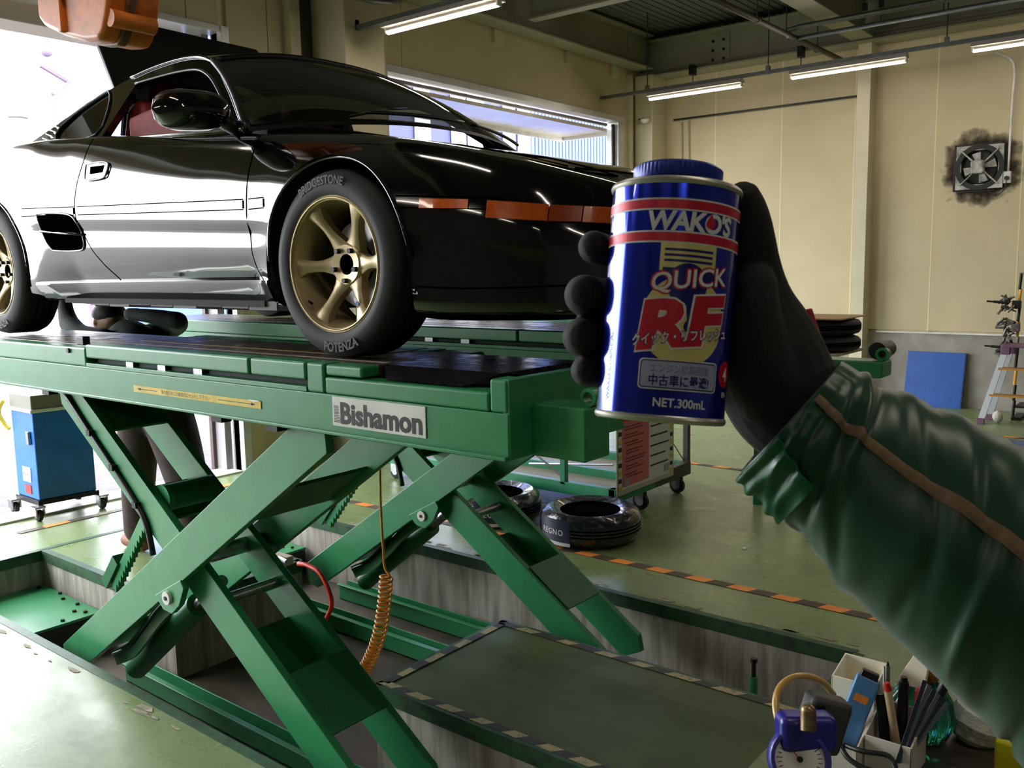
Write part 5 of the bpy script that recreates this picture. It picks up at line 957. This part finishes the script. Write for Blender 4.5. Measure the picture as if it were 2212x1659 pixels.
P('neck', MB().lathe([(.0212, HC), (.0212, HC+.0025), (.0207, HC+.003), (.0212, HC+.0035), (.0207, HC+.0045), (.0214, HC+.005)], (0, 0, 0), (0, 0, 1), 64), CAPB, smooth=60)
cp = MB(); n_ = 120; ring = []
for z, kn in ((HC+.0045, 0), (HC+.0050, 1), (HC+.0108, 1), (HC+.0122, 0)): ring.append([((.0222+(.00035 if (i % 2 and kn) else 0)-(.0016 if z > HC+.012 else 0))*math.cos(2*math.pi*i/n_), (.0222+(.00035 if (i % 2 and kn) else 0)-(.0016 if z > HC+.012 else 0))*math.sin(2*math.pi*i/n_), z) for i in range(n_+1)])
cp.grid(ring); cp.add([p for p in ring[-1][:-1]], [tuple(range(n_))]); P('cap', cp, CAPB, smooth=30)
PH0 = .10   # the printed face is turned a little to the right
def wrap(w0, phi0=PH0): return lambda u, v, w: ((RC+w0+w)*math.sin(phi0+u/RC), -(RC+w0+w)*math.cos(phi0+u/RC), v)
def decal(name, polys, m, w0, phi0=PH0, step=.0016):
    bm = bmesh.new()
    for poly in polys:
        try: bm.faces.new([bm.verts.new((a, b, 0)) for a, b in poly])
        except ValueError: pass
    lo = min(v.co.x for v in bm.verts); hi = max(v.co.x for v in bm.verts); k = lo+step
    while k < hi:
        bmesh.ops.bisect_plane(bm, geom=bm.verts[:]+bm.edges[:]+bm.faces[:], plane_co=(k, 0, 0), plane_no=(1, 0, 0)); k += step
    bm.verts.index_update(); f = wrap(w0, phi0); mb = MB().add([f(v.co.x, v.co.y, 0) for v in bm.verts], [tuple(v.index for v in q.verts) for q in bm.faces]); bm.free()
    for q in range(len(mb.f)):   # faces look outwards
        pass
    return P(name, mb, m)
def rect(u0, u1, v0, v1): return [(u0, v0), (u1, v0), (u1, v1), (u0, v1)]
def circ(u, v, r, n=48, ry=None): return [(u+r*math.cos(2*math.pi*i/n), v+(ry or r)*math.sin(2*math.pi*i/n)) for i in range(n)]
def rrect(u0, u1, v0, v1, r, n=6):
    out = []
    for cx0, cy0, a0 in ((u1-r, v1-r, 0), (u0+r, v1-r, 90), (u0+r, v0+r, 180), (u1-r, v0+r, 270)): out += [(cx0+r*math.cos(math.radians(a0+90*i/n)), cy0+r*math.sin(math.radians(a0+90*i/n))) for i in range(n+1)]
    return out
e1 = .00012
WU = math.pi*RC
for vb in (.0452, .0296):
    decal('white_band', [rect(-WU*.98, WU*.98, vb-.0029, vb+.0029)], CWHT, e1, step=.002); decal('red_band', [rect(-WU*.98, WU*.98, vb-.0021, vb+.0021)], CRED, 2*e1, step=.002)
P('brand_lettering', text_mb('wako1', width=.0445, height=.0100, fn=lambda u, v, w: wrap(2*e1)(u+.001, v+.0374, w), step=.0014), CWHT)
decal('oil_drop', [[(.0094+.0026*math.sin(t)*(1 if math.cos(t) < 0 else (1-math.cos(t))**.9), .0373-.0026*(-math.cos(t)) if math.cos(t) < 0 else .0373+.0052*math.cos(t)) for t in np.linspace(0, 2*math.pi, 25)[:-1]]], CRED, 4*e1)
# piston emblem
decal('emblem_disc', [circ(.0, -.0100, .0215, 56)], CYEL, e1); decal('piston_crown', [rect(-.0140, .0140, .0135, .0268)], CYEL, e1); decal('piston_skirt', [rect(-.0125, .0125, .0098, .0150)], CNAV, 2*e1)
for v in (.0236, .0210, .0184): decal('ring_groove', [rect(-.0120, .0120, v-.0006, v+.0006)], CNAV, 2*e1)
decal('emblem_bore', [circ(.0, .0075, .0100, 40)], CNAV, 2*e1); decal('con_rod', [[(-.0012, .008), (.0022, .008), (.0044, -.0105), (.0010, -.0105)]], CNAV, 2*e1); decal('con_rod_eye', [circ(.0030, -.0125, .0036, 24)], CNAV, 2*e1); decal('eye_hole', [circ(.0030, -.0125, .0017, 20)], CGRY, 3*e1)
rotf = lambda ang, du, dv, w0: (lambda u, v, w: wrap(w0)(u*math.cos(ang)-v*math.sin(ang)+du, u*math.sin(ang)+v*math.cos(ang)+dv, w))
P('name_outline', text_mb('quick_o', width=.0408, height=.0118, fn=rotf(.14, .0025, .0096, 3*e1), step=.0014), CRED); P('name_lettering', text_mb('quick', width=.0392, height=.0102, fn=rotf(.14, .0025, .0096, 4*e1), step=.0014), CWHT)
P('initials_outline', text_mb('rf_o', width=.0505, height=.0255, fn=rotf(.13, .0, -.0104, 3*e1), step=.0014), CWHT); P('initials_lettering', text_mb('rf', width=.0490, height=.0238, fn=rotf(.13, .0, -.0104, 4*e1), step=.0014), CRED)
P('reading_outline', text_mb('kata_o', width=.0508, height=.0066, fn=rotf(.13, .0, -.0172, 5*e1), step=.0014), CNAV); P('reading_lettering', text_mb('kata', width=.0494, height=.0054, fn=rotf(.13, .0, -.0172, 6*e1), step=.0014), CWHT)
decal('box_outline', [rrect(-.0203, .0203, -.0432, -.0286, .002)], CWHT, e1); decal('box_gap', [rrect(-.0196, .0196, -.0426, -.0292, .0017)], CNAV, 2*e1); decal('box_ground', [rrect(-.0190, .0190, -.0420, -.0298, .0014)], CGRY, 3*e1)
P('box_line', text_mb('eng', width=.0290, height=.0043, fn=lambda u, v, w: wrap(4*e1)(u, v-.0331, w), step=.0014), CTXG); P('box_line', text_mb('chuko', width=.0300, height=.0056, fn=lambda u, v, w: wrap(4*e1)(u, v-.0387, w), step=.0014), CNAV)
P('volume_lettering', text_mb('net', width=.0265, height=.0043, fn=lambda u, v, w: wrap(2*e1)(u+.001, v-.0492, w), step=.0014), CWHT)
decal('red_mark', [circ(0, -.0335, .0065, 30)], CRED, e1, phi0=PH0+.90); P('mark_lettering', text_mb('four', height=.0070, fn=lambda u, v, w: wrap(2*e1, PH0+.90)(u, v-.0335, w), step=.0014), CWHT); P('mark_lettering', text_mb('en', height=.0025, fn=lambda u, v, w: wrap(2*e1, PH0+.90)(u, v-.0435, w), step=.0014), CWHT)
P('side_lettering', text_mb('chem', width=.034, height=.0026, fn=lambda u, v, w: wrap(2*e1, -1.12)(-v, u-.033, w)), CWHT)
# the arm
def cl(x, y, z): q = CANM @ Vector((x, y, z)); return np.array(q)
arm_ = thing('person', 'outstretched arm in a dark green work sleeve and black glove holding up the can', 'person', cl(.062, .03, -.06))
GLOV = mat('black_knit_glove', (20, 19, 18), .85, noise=90., rgb2=(30, 28, 27), bump=(260, .5, .0012)); GRUB = mat('black_rubber_fingertip', (18, 18, 18), .38, noise=120., rgb2=(28, 28, 28), bump=(220, .5, .001))
def hv(pts): return [cl(*p) for p in pts]
def blob(path, rad, flat=1., n=20, k=6):
    P_ = crom([np.array(p) for p in path], k); R_ = pchip(np.arange(len(rad)), rad, np.linspace(0, len(rad)-1, len(P_)))
    t0 = P_[0]-P_[1]; t0 /= np.linalg.norm(t0); t1 = P_[-1]-P_[-2]; t1 /= np.linalg.norm(t1)
    P2 = [P_[0]+t0*R_[0]*.8, P_[0]+t0*R_[0]*.45]+P_+[P_[-1]+t1*R_[-1]*.5, P_[-1]+t1*R_[-1]*.85]; R2 = [R_[0]*.35, R_[0]*.85]+list(R_)+[R_[-1]*.82, R_[-1]*.35]
    return MB().tube([cl(*p) for p in P2], R2, n)
def lc(px, py, y): q = CANM.inverted() @ Vector(at(px, py, CD+y)); return tuple(q)
gm = blob([lc(1800, 975, .030), lc(1735, 905, .030), lc(1690, 850, .031), lc(1660, 780, .032), lc(1640, 700, .030), lc(1630, 630, .024), lc(1625, 560, .016), lc(1618, 490, .010), lc(1608, 445, .006), lc(1605, 428, .004)], [.0285, .0300, .0315, .0310, .0262, .0185, .0140, .0120, .0107, .0095])
for d_ in (blob([lc(1600, 620, .045), lc(1590, 740, .046), lc(1610, 830, .044)], [.017, .020, .020]), blob([lc(1670, 850, .020), lc(1640, 780, .012), lc(1628, 690, .008), lc(1625, 610, .009)], [.022, .0185, .0145, .0125])):
    gm.add(d_.v, d_.f)
for ch, r in (([(.044, .044, .022), (.020, .050, .028), (-.006, .0490, .0305), (-.0270, .0350, .0305), (-.0375, .0190, .0295), (-.0390, .0070, .0290)], .0088),
              ([(.044, .046, .004), (.022, .054, .006), (-.010, .0530, .0060), (-.0310, .0390, .0050), (-.0405, .0210, .0040), (-.0420, .0050, .0032)], .0112),
              ([(.046, .046, -.016), (.022, .054, -.0165), (-.010, .0530, -.0170), (-.0310, .0390, -.0175), (-.0405, .0200, -.0185), (-.0415, .0050, -.0190)], .0106),
              ([(.050, .043, -.034), (.026, .050, -.0365), (-.006, .0490, -.0365), (-.0270, .0350, -.0360), (-.0370, .0180, -.0360), (-.0380, .0060, -.0362)], .0084)):
    q = blob(ch, [r*1.15, r*1.12, r*1.05, r*1.0, r, r*.86]); gm.add(q.v, q.f)
gl = obj('glove', gm, GLOV, arm_, smooth=180)
rmsh = gl.modifiers.new('remesh', 'REMESH'); rmsh.mode = 'VOXEL'; rmsh.voxel_size = .0011; rmsh.use_smooth_shade = True
smo = gl.modifiers.new('smooth', 'SMOOTH'); smo.iterations = 6; smo.factor = .5
# knitted red wrist band
RED = mat('red_knit_band', (150, 22, 36), .85, bump=(300, .5, .001))
obj('glove_band', MB().tube(crom([at(1738, 672, CD+.034), at(1752, 715, CD+.032), at(1768, 765, CD+.031), at(1782, 806, CD+.030), at(1790, 840, CD+.03)], 6), .0042, 10), RED, arm_, smooth=180)
# sleeve with folds
SLV = mat('green_satin_workwear', (13, 72, 48), .36, noise=240., rgb2=(11, 62, 41), bump=(20, .28, .012)); SLV.node_tree.nodes['Principled BSDF'].inputs['Sheen Weight'].default_value = .25
for _n in SLV.node_tree.nodes:
    if _n.type == 'TEX_NOISE' and _n.inputs['Scale'].default_value < 100: _n.inputs['Detail'].default_value = .6; _n.inputs['Distortion'].default_value = .4
path = [at(1708, 900, .468), at(1768, 950, .464), at(1880, 1035, .456), at(2040, 1145, .446), at(2205, 1280, .436), at(2390, 1440, .426), at(2620, 1660, .415)]
rad = [.0380, .0405, .0465, .0550, .0590, .0615, .064]
pp = crom(path, 22); tt = np.linspace(0, len(path)-1, len(pp)); rr = pchip(np.arange(len(path)), rad, tt)
def sleeve_frame(i):
    t = pp[min(i+1, len(pp)-1)]-pp[max(i-1, 0)]; t = t/np.linalg.norm(t); u = np.cross(CF, t); u /= np.linalg.norm(u); return t, u, np.cross(t, u)   # u lies across the view, w along it
_rs = random.Random(21)
# long diagonal drag folds that run from the seam down to the elbow plus gathers at the cuff
FOLDS = [(_rs.uniform(.5, 5.5), _rs.uniform(0, 6.283), _rs.uniform(-.75, -.25), _rs.uniform(.06, .15), _rs.uniform(.35, .9), _rs.choice((1, 1, -1))*_rs.uniform(.03, .07)) for _ in range(84)]
def fold(T, a):
    f = .018*math.sin(2.3*T+1.1+.8*math.sin(a))
    for T0, a0, sl_, wd, ln, am in FOLDS:
        da = (a-a0+math.pi) % (2*math.pi)-math.pi; u = (T-T0)-sl_*da*-1.; v = da
        f += am*math.exp(-(u/wd)**2-(v/ln)**2)
    g = math.exp(-((T-.35)/.35)**2); f += g*.020*math.sin(22*a+3*math.sin(2*a))*(.5+.5*math.sin(a*1.5+1))
    f += .06*math.exp(-((T-1.75)/.35)**2)*max(0, math.cos(a-(0 if up_sign > 0 else math.pi)))
    f -= .05*math.exp(-((T-1.0)/.12)**2)*max(0, -math.cos(a-(0 if up_sign > 0 else math.pi)))
    return f
up_sign = 1. if np.dot(np.cross(CF, pp[31]-pp[29]), CU) > 0 else -1.
def sleeve_pt(i, a, off=0.):
    t, u, w = sleeve_frame(i); R_ = rr[i]*(1+fold(tt[i], a))+off; return pp[i]+R_*(math.cos(a)*u+.86*math.sin(a)*w)
NA = 96
G = [[sleeve_pt(i, 2*math.pi*k/NA) for k in range(NA+1)] for i in range(len(pp))]
G = [[(g*.80+pp[0]*.20+.012*(pp[1]-pp[0])/np.linalg.norm(pp[1]-pp[0])) for g in map(np.array, G[3])]]+G   # hem turned in
sl = obj('sleeve', MB().grid(G), SLV, arm_, smooth=180); fix_normals(sl)
# contrast piping and cuff tab on the side that faces the camera
side_s = 1. if np.dot(sleeve_frame(30)[2], CF) < 0 else -1.
def ang_front(fr): return side_s*(math.pi/2)+fr            # fr = offset towards u
PIP = mat('brown_piping', (132, 108, 82), .75, noise=200., rgb2=(114, 92, 68))
d_ = np.dot(sleeve_frame(30)[1], CU); up = 1. if d_ > 0 else -1.
pa = [sleeve_pt(i, math.atan2(side_s*math.cos(q), up*math.sin(q)), .0012) for i, q in zip(range(2, len(pp)), np.linspace(.30, .02, len(pp)-2))]
pb = [sleeve_pt(i, math.atan2(side_s*math.cos(q-.12), up*math.sin(q-.12)), .0012) for i, q in zip(range(2, len(pp)), np.linspace(.30, .02, len(pp)-2))]
pc = [(np.array(a)+np.array(b))/2-CF*.0012 for a, b in zip(pa, pb)]
pi_ = obj('sleeve_piping', MB().grid([pa, pc, pb]), PIP, arm_, smooth=180)
TAB = mat('green_satin_cuff_tab', (20, 96, 64), .32, noise=240., rgb2=(16, 82, 54), bump=(420, .12, .0008))
def tabgrid(off):
    out = []
    for i, (q0, q1) in zip(range(1, 32), zip(np.linspace(-.42, -.60, 31), np.linspace(-1.75, -1.40, 31))):
        out.append([np.array(sleeve_pt(i, math.atan2(side_s*math.cos(q), up*math.sin(q)), off+.0015*math.sin(8*q)+.001*math.sin(i*.6))) for q in np.linspace(q0, q1, 12)])
    return out
g0, g1 = tabgrid(.0045), tabgrid(.0015)
tm = MB().grid(g0); tm.grid([g0[0], g1[0]]); tm.grid([g0[-1], g1[-1]]); tm.grid([[r[0] for r in g0], [r[0] for r in g1]]); tm.grid([[r[-1] for r in g0], [r[-1] for r in g1]]); tb = obj('cuff_tab', tm, TAB, arm_, smooth=50)
# ================================================================ tool trolley top in the foreground
TZ = .82
TRM = mat('dark_trolley_top', (74, 68, 62), .3, noise=9., rgb2=(52, 47, 43))
tro = thing('tool_trolley', 'dark grey tool trolley at the lower right corner', 'trolley', (-.10, 1.50, 0))
obj('top', MB().box((-.50, 1.27, TZ-.03), (.35, 1.66, TZ)), TRM, tro, bevel=.006); obj('cabinet', MB().box((-.47, 1.29, .12), (.32, 1.64, TZ-.03)), DSTEEL, tro, bevel=.006)
for x, y in ((-.42, 1.33), (.27, 1.33), (-.42, 1.6), (.27, 1.6)): castor(x, y, tro, .05, .12)
# holder cup of white plastic with slanted pockets
HOLD = mat('cream_plastic_holder', (244, 238, 216), .4); HOLG = mat('milky_clear_plastic', (218, 212, 196), .35)
def up_at(px, py, D): return at(px, py, D)
hc = onZ(1900, 1659, TZ); 
def scr(pts, D): return [at(x, y, D) for x, y in pts]
DH = float(np.dot(hc-CAM, CF))-.03
hold = thing('pen_holder', 'cream plastic pen holder crammed with markers on the trolley', 'holder', onZ(1890, 1659, TZ))
hx, hy = onZ(1890, 1640, TZ)[:2]
def hpt(a, b, z): return (hx+a, hy+b, z)
def open_box(mb, x0, x1, y0, y1, z0, z1, z1b, t=.003):
    # four walls, the far rim higher than the near one
    P0 = [(x0, y0), (x1, y0), (x1, y1), (x0, y1)]; ZT = [z1, z1, z1b, z1b]
    for i in range(4):
        (a, b), (c, d) = P0[i], P0[(i+1) % 4]; n = np.array([-(d-b), c-a, 0.]); n /= np.linalg.norm(n)
        mb.prism([hpt(a, b, z0), hpt(c, d, z0), hpt(c, d, ZT[(i+1) % 4]), hpt(a, b, ZT[i])], n*t)
    mb.prism([hpt(x0, y0, z0), hpt(x1, y0, z0), hpt(x1, y1, z0), hpt(x0, y1, z0)], (0, 0, t)); return mb
obj('tall_pocket', open_box(MB(), -.075, -.005, .01, .075, TZ, TZ+.115, TZ+.130), HOLD, hold, bevel=.001)
obj('low_pocket', open_box(MB(), -.005, .065, -.045, .040, TZ, TZ+.060, TZ+.085), HOLG, hold, bevel=.001)
obj('front_pocket', open_box(MB(), -.075, -.006, -.07, .008, TZ, TZ+.045, TZ+.075), HOLG, hold, bevel=.001)
obj('flared_lip', MB().prism([hpt(.005, .075, TZ+.10), hpt(.03, .085, TZ+.15), hpt(.042, .088, TZ+.165), hpt(.055, .085, TZ+.16), hpt(.05, .075, TZ+.10)], (.002, .004, 0)), HOLD, hold, bevel=.001)
def stick(name, label, cat, a, b, r, m, group=None, tip=None, r1=None, extra=None):
    T = thing(name, label, cat, tuple(a), group); a = np.array(a); b = np.array(b); obj('barrel', MB().cyl(a, b, r, 12, r1=r1), m, T, smooth=40)
    d = (b-a)/np.linalg.norm(b-a)
    if tip is not None: obj('tip', MB().cyl(b, b+d*tip[0], tip[1], 12, r1=tip[2]), tip[3], T, smooth=40)
    if extra: obj('clip', MB().cyl(a+(b-a)*.6+np.array([-.004, -r-.002, 0]), b+np.array([-.004, -r-.002, 0]), .0016, 6), extra, T)
    return T
PBLK = mat('black_pen_plastic', (20, 20, 22), .4); PRED = mat('red_pen_plastic', (190, 34, 30), .4); PWH = mat('ivory_pen_plastic', (214, 190, 150), .45)
stick('marker', 'ivory marker with a red cap end in the pen holder', 'marker', hpt(.035, .005, TZ+.006), hpt(.018, -.01, TZ+.125), .0062, PWH, 'markers in the holder', (.012, .0066, .004, PRED))
stick('marker', 'black marker leaning right in the pen holder', 'marker', hpt(.04, .02, TZ+.006), hpt(.095, .045, TZ+.155), .0075, PBLK, 'markers in the holder', (.01, .006, .005, PBLK))
stick('marker', 'short black marker behind the ivory one', 'marker', hpt(.03, .03, TZ+.006), hpt(.030, .033, TZ+.125), .008, PBLK, 'markers in the holder', (.008, .006, .005, PBLK))
stick('marker', 'red marker standing in the pen holder', 'marker', hpt(.052, .025, TZ+.006), hpt(.055, .03, TZ+.118), .0075, PRED, 'markers in the holder', (.006, .006, .005, PRED))
stick('pen', 'thin grey pen with a clip in the holder', 'pen', hpt(.012, .02, TZ+.006), hpt(.008, .022, TZ+.150), .0035, STEEL, None, (.006, .0025, .001, DSTEEL), extra=STEEL)
stick('marker', 'stubby black marker deep in the holder', 'marker', hpt(.018, .0, TZ+.006), hpt(.005, .0, TZ+.105), .008, PBLK, 'markers in the holder', (.006, .006, .005, PBLK))
T = thing('cutter_knife', 'blue box cutter with an orange sticker in the holder', 'knife', hpt(-.035, -.02, TZ)); BK = mat('slate_blue_plastic', (84, 136, 190), .38)
a, b = np.array(hpt(-.045, -.035, TZ+.01)), np.array(hpt(-.012, -.005, TZ+.135)); d = (b-a)/np.linalg.norm(b-a); s1 = np.cross(d, [.3, -1, .2]); s1 /= np.linalg.norm(s1); s2 = np.cross(d, s1)
obj('body', MB().obox((a+b)/2, d*np.linalg.norm(b-a)/2, s1*.0185, s2*.009), BK, T, bevel=.004); obj('sticker', MB().obox((a+b)/2+d*.032+np.sign(np.dot(s2, -CF))*s2*.0092, d*.006, s1*.010, s2*.0006), TO, T); obj('slider', MB().obox(b+d*.004, d*.006, s1*.013, s2*.007), HOSEB, T, bevel=.002)
fg = thing('feeler_gauge', 'fan of thin grey feeler gauge blades in front of the bottle', 'gauge', hpt(.05, -.05, TZ))
for k in range(6):
    a, b = at(1938+2*k, 1648-2*k, 1.335+.004*k), at(1998+9*k, 1470+9*k, 1.35+.004*k); d = (b-a)/np.linalg.norm(b-a); s1 = np.cross(d, CF); s1 /= np.linalg.norm(s1); obj('blade', MB().obox((a+b)/2-CF*.0015*k, d*np.linalg.norm(b-a)/2, s1*.0034, np.cross(d, s1)*.0005), (MATS.get('grey_blade_steel') or mat('grey_blade_steel', (120, 128, 140), .3, .5)) if k % 2 else (MATS.get('dark_blade_steel') or mat('dark_blade_steel', (66, 72, 84), .35, .5)), fg)
tag(obj('black_strap', MB().tube(crom([hpt(-.02, -.085, TZ+.055), hpt(.01, -.095, TZ+.060), hpt(.045, -.09, TZ+.062), hpt(.055, -.10, TZ+.045), hpt(.02, -.105, TZ+.040), hpt(-.01, -.10, TZ+.045), hpt(-.03, -.085, TZ+.058)], 6), .004, 8), HOSEB, smooth=180), 'black rubber strap looped round the pen holder', 'strap')
tag(obj('paper_slip', MB().prism([hpt(.0, -.12, TZ+.004), hpt(.085, -.115, TZ+.006), hpt(.075, -.075, TZ+.018), hpt(.005, -.078, TZ+.016)], (0, 0, .0006)), mat('lilac_printed_slip', (186, 172, 186), .7, noise=300., rgb2=(140, 126, 142), stretch=(1, 6, 1))), 'lilac printed slip lying before the pen holder', 'paper')
# tyre pressure gauge
GBL = mat('blue_gauge_body', (38, 34, 140), .35, coat=.3); GGR = mat('dark_grey_gauge_head', (66, 64, 64), .5)
gc = at(1727, 1640, 1.22); gauge = thing('tyre_pressure_gauge', 'blue tyre inflator gauge with a white dial hanging over the trolley edge', 'gauge', gc)
gn = -CF*.93+np.array([0, 0, 1.])*.34-CR*.12; gn /= np.linalg.norm(gn)
obj('case', MB().lathe([(0, -.035), (.036, -.033), (.041, -.02), (.042, .002), (.039, .008), (.034, .008), (.033, .002)], gc, gn, 40), GBL, gauge, smooth=35); obj('dial', MB().lathe([(0, .0025), (.0335, .0025)], gc, gn, 40), WHITEPL, gauge)
gu = np.cross([0, 0, 1.], gn); gu /= np.linalg.norm(gu); gw = np.cross(gn, gu)
for k in range(23): a_ = math.radians(-135+k*270/22); e = gu*math.sin(a_)+gw*math.cos(a_); obj('tick', MB().obox(gc+gn*.003+e*.027, e*(.0025 if k % 4 else .004), np.cross(gn, e)*.0004, gn*.0002), BLACKI, gauge)
obj('dial_lettering', text_mb('dial', width=.034, height=.0045, fn=lambda u, v, w: tuple(gc+gn*.0031+(gu*math.sin(u/.02)+gw*math.cos(u/.02))*(.0205+v)), step=.003), BLACKI, gauge); obj('needle', MB().obox(gc+gn*.0036+(gu*-.5+gw*.6)*.012, (gu*-.5+gw*.6)*.016, (gu*.6+gw*.5)*.0007, gn*.0003), PRED, gauge); obj('pointer_boss', MB().cyl(gc+gn*.003, gc+gn*.005, .004, 14), DSTEEL, gauge)
bh = at(1740, 1560, 1.24); obj('shoulder', MB().obox(bh-CU*.012, CR*.040, CU*.026, CF*.022), GBL, gauge, bevel=.012); obj('valve_knob', MB().cyl(at(1746, 1578, 1.20), at(1746, 1536, 1.205), .0105, 16).sphere(at(1746, 1537, 1.205), .0105), mat('aged_brass', (160, 138, 104), .35, .8, noise=60., rgb2=(120, 100, 74)), gauge, smooth=50)
obj('grip', MB().obox(at(1775, 1560, 1.285), CR*.030-CU*.008, CU*.038+CR*.012, CF*.022), GGR, gauge, bevel=.01); obj('trigger', MB().cyl(at(1765, 1530, 1.27), at(1765, 1520, 1.27), .012, 12), HOSEB, gauge, smooth=40)
YH = mat('amber_clear_hose', (206, 166, 92), .2, coat=.4)
hp = [at(1700, 1600, 1.25), at(1678, 1545, 1.27), at(1678, 1500, 1.29), at(1700, 1470, 1.31), at(1735, 1460, 1.33), at(1775, 1472, 1.35), at(1800, 1500, 1.37)]
tag(obj('clear_hose', MB().tube(crom(hp, 6), .0052, 10), YH, smooth=180), 'amber clear hose looping up behind the blue gauge', 'hose')
# green glass spray bottle with brass pump
bx_, by_ = onZ(1988, 1590, TZ)[:2]; bc = np.array([bx_, by_, TZ]); GG = mat('emerald_bottle_glass', (70, 190, 150), .06, trans=.85, ior=1.45, noise=60., rgb2=(40, 160, 118)); BR = MATS['aged_brass']; BR2 = mat('warm_brass', (176, 124, 48), .3, .85, noise=50., rgb2=(130, 88, 34))
T = thing('spray_bottle', 'green ribbed glass spray bottle with a brass pump top', 'bottle', bc)
G = []
for r, z in ((.0, .0), (.028, .0), (.039, .006), (.047, .025), (.050, .045), (.046, .065), (.034, .085), (.023, .096), (.020, .104), (.020, .112)): G.append([(bc[0]+r*(1+.05*math.cos(12*a))*math.cos(a), bc[1]+r*(1+.05*math.cos(12*a))*math.sin(a), bc[2]+z) for a in np.linspace(0, 2*math.pi, 97)])
obj('glass', MB().grid(G), GG, T, smooth=180)
obj('collar', MB().lathe([(.020, .104), (.026, .105), (.027, .118), (.020, .121), (.0, .121)], bc, (0, 0, 1), 32), BR2, T, smooth=40); obj('pump_post', MB().cyl(bc+[0, 0, .12], bc+[-.002, 0, .150], .006, 12).cyl(bc+[.012, 0, .12], bc+[.012, 0, .145], .005, 12), BR2, T, smooth=40)
obj('nozzle', MB().tube(crom([bc+[-.004, 0, .13], bc+[-.012, 0, .16], bc+[-.035, .0, .195], bc+[-.055, 0, .215]], 6), [.004]*18+[.0055], 8), BR2, T, smooth=180)
# crumpled paper cup behind the arm, yellow packet
tc_ = onZ(2098, 1596, TZ); pcup = MB().lathe([(0, 0), (.028, .0), (.040, .012), (.046, .035), (.040, .055), (.0, .060)], tc_, (.25, .1, 1), 12); tag(obj('crumpled_tissue', pcup, mat('white_tissue', (222, 226, 220), .8, bump=(60, .6, .01))), 'crumpled white tissue behind the sleeve on the trolley', 'tissue')
yb = onZ(2205, 1659, TZ); tag(obj('yellow_packet', MB().prism([yb+[-.03, -.05, 0], yb+[.05, -.05, 0], yb+[.05, -.01, 0], yb+[-.03, -.01, 0]], (0, 0, .06)), mat('bright_yellow_packet', (220, 214, 20), .5), bevel=.006), 'bright yellow packet at the lower right corner', 'packet')
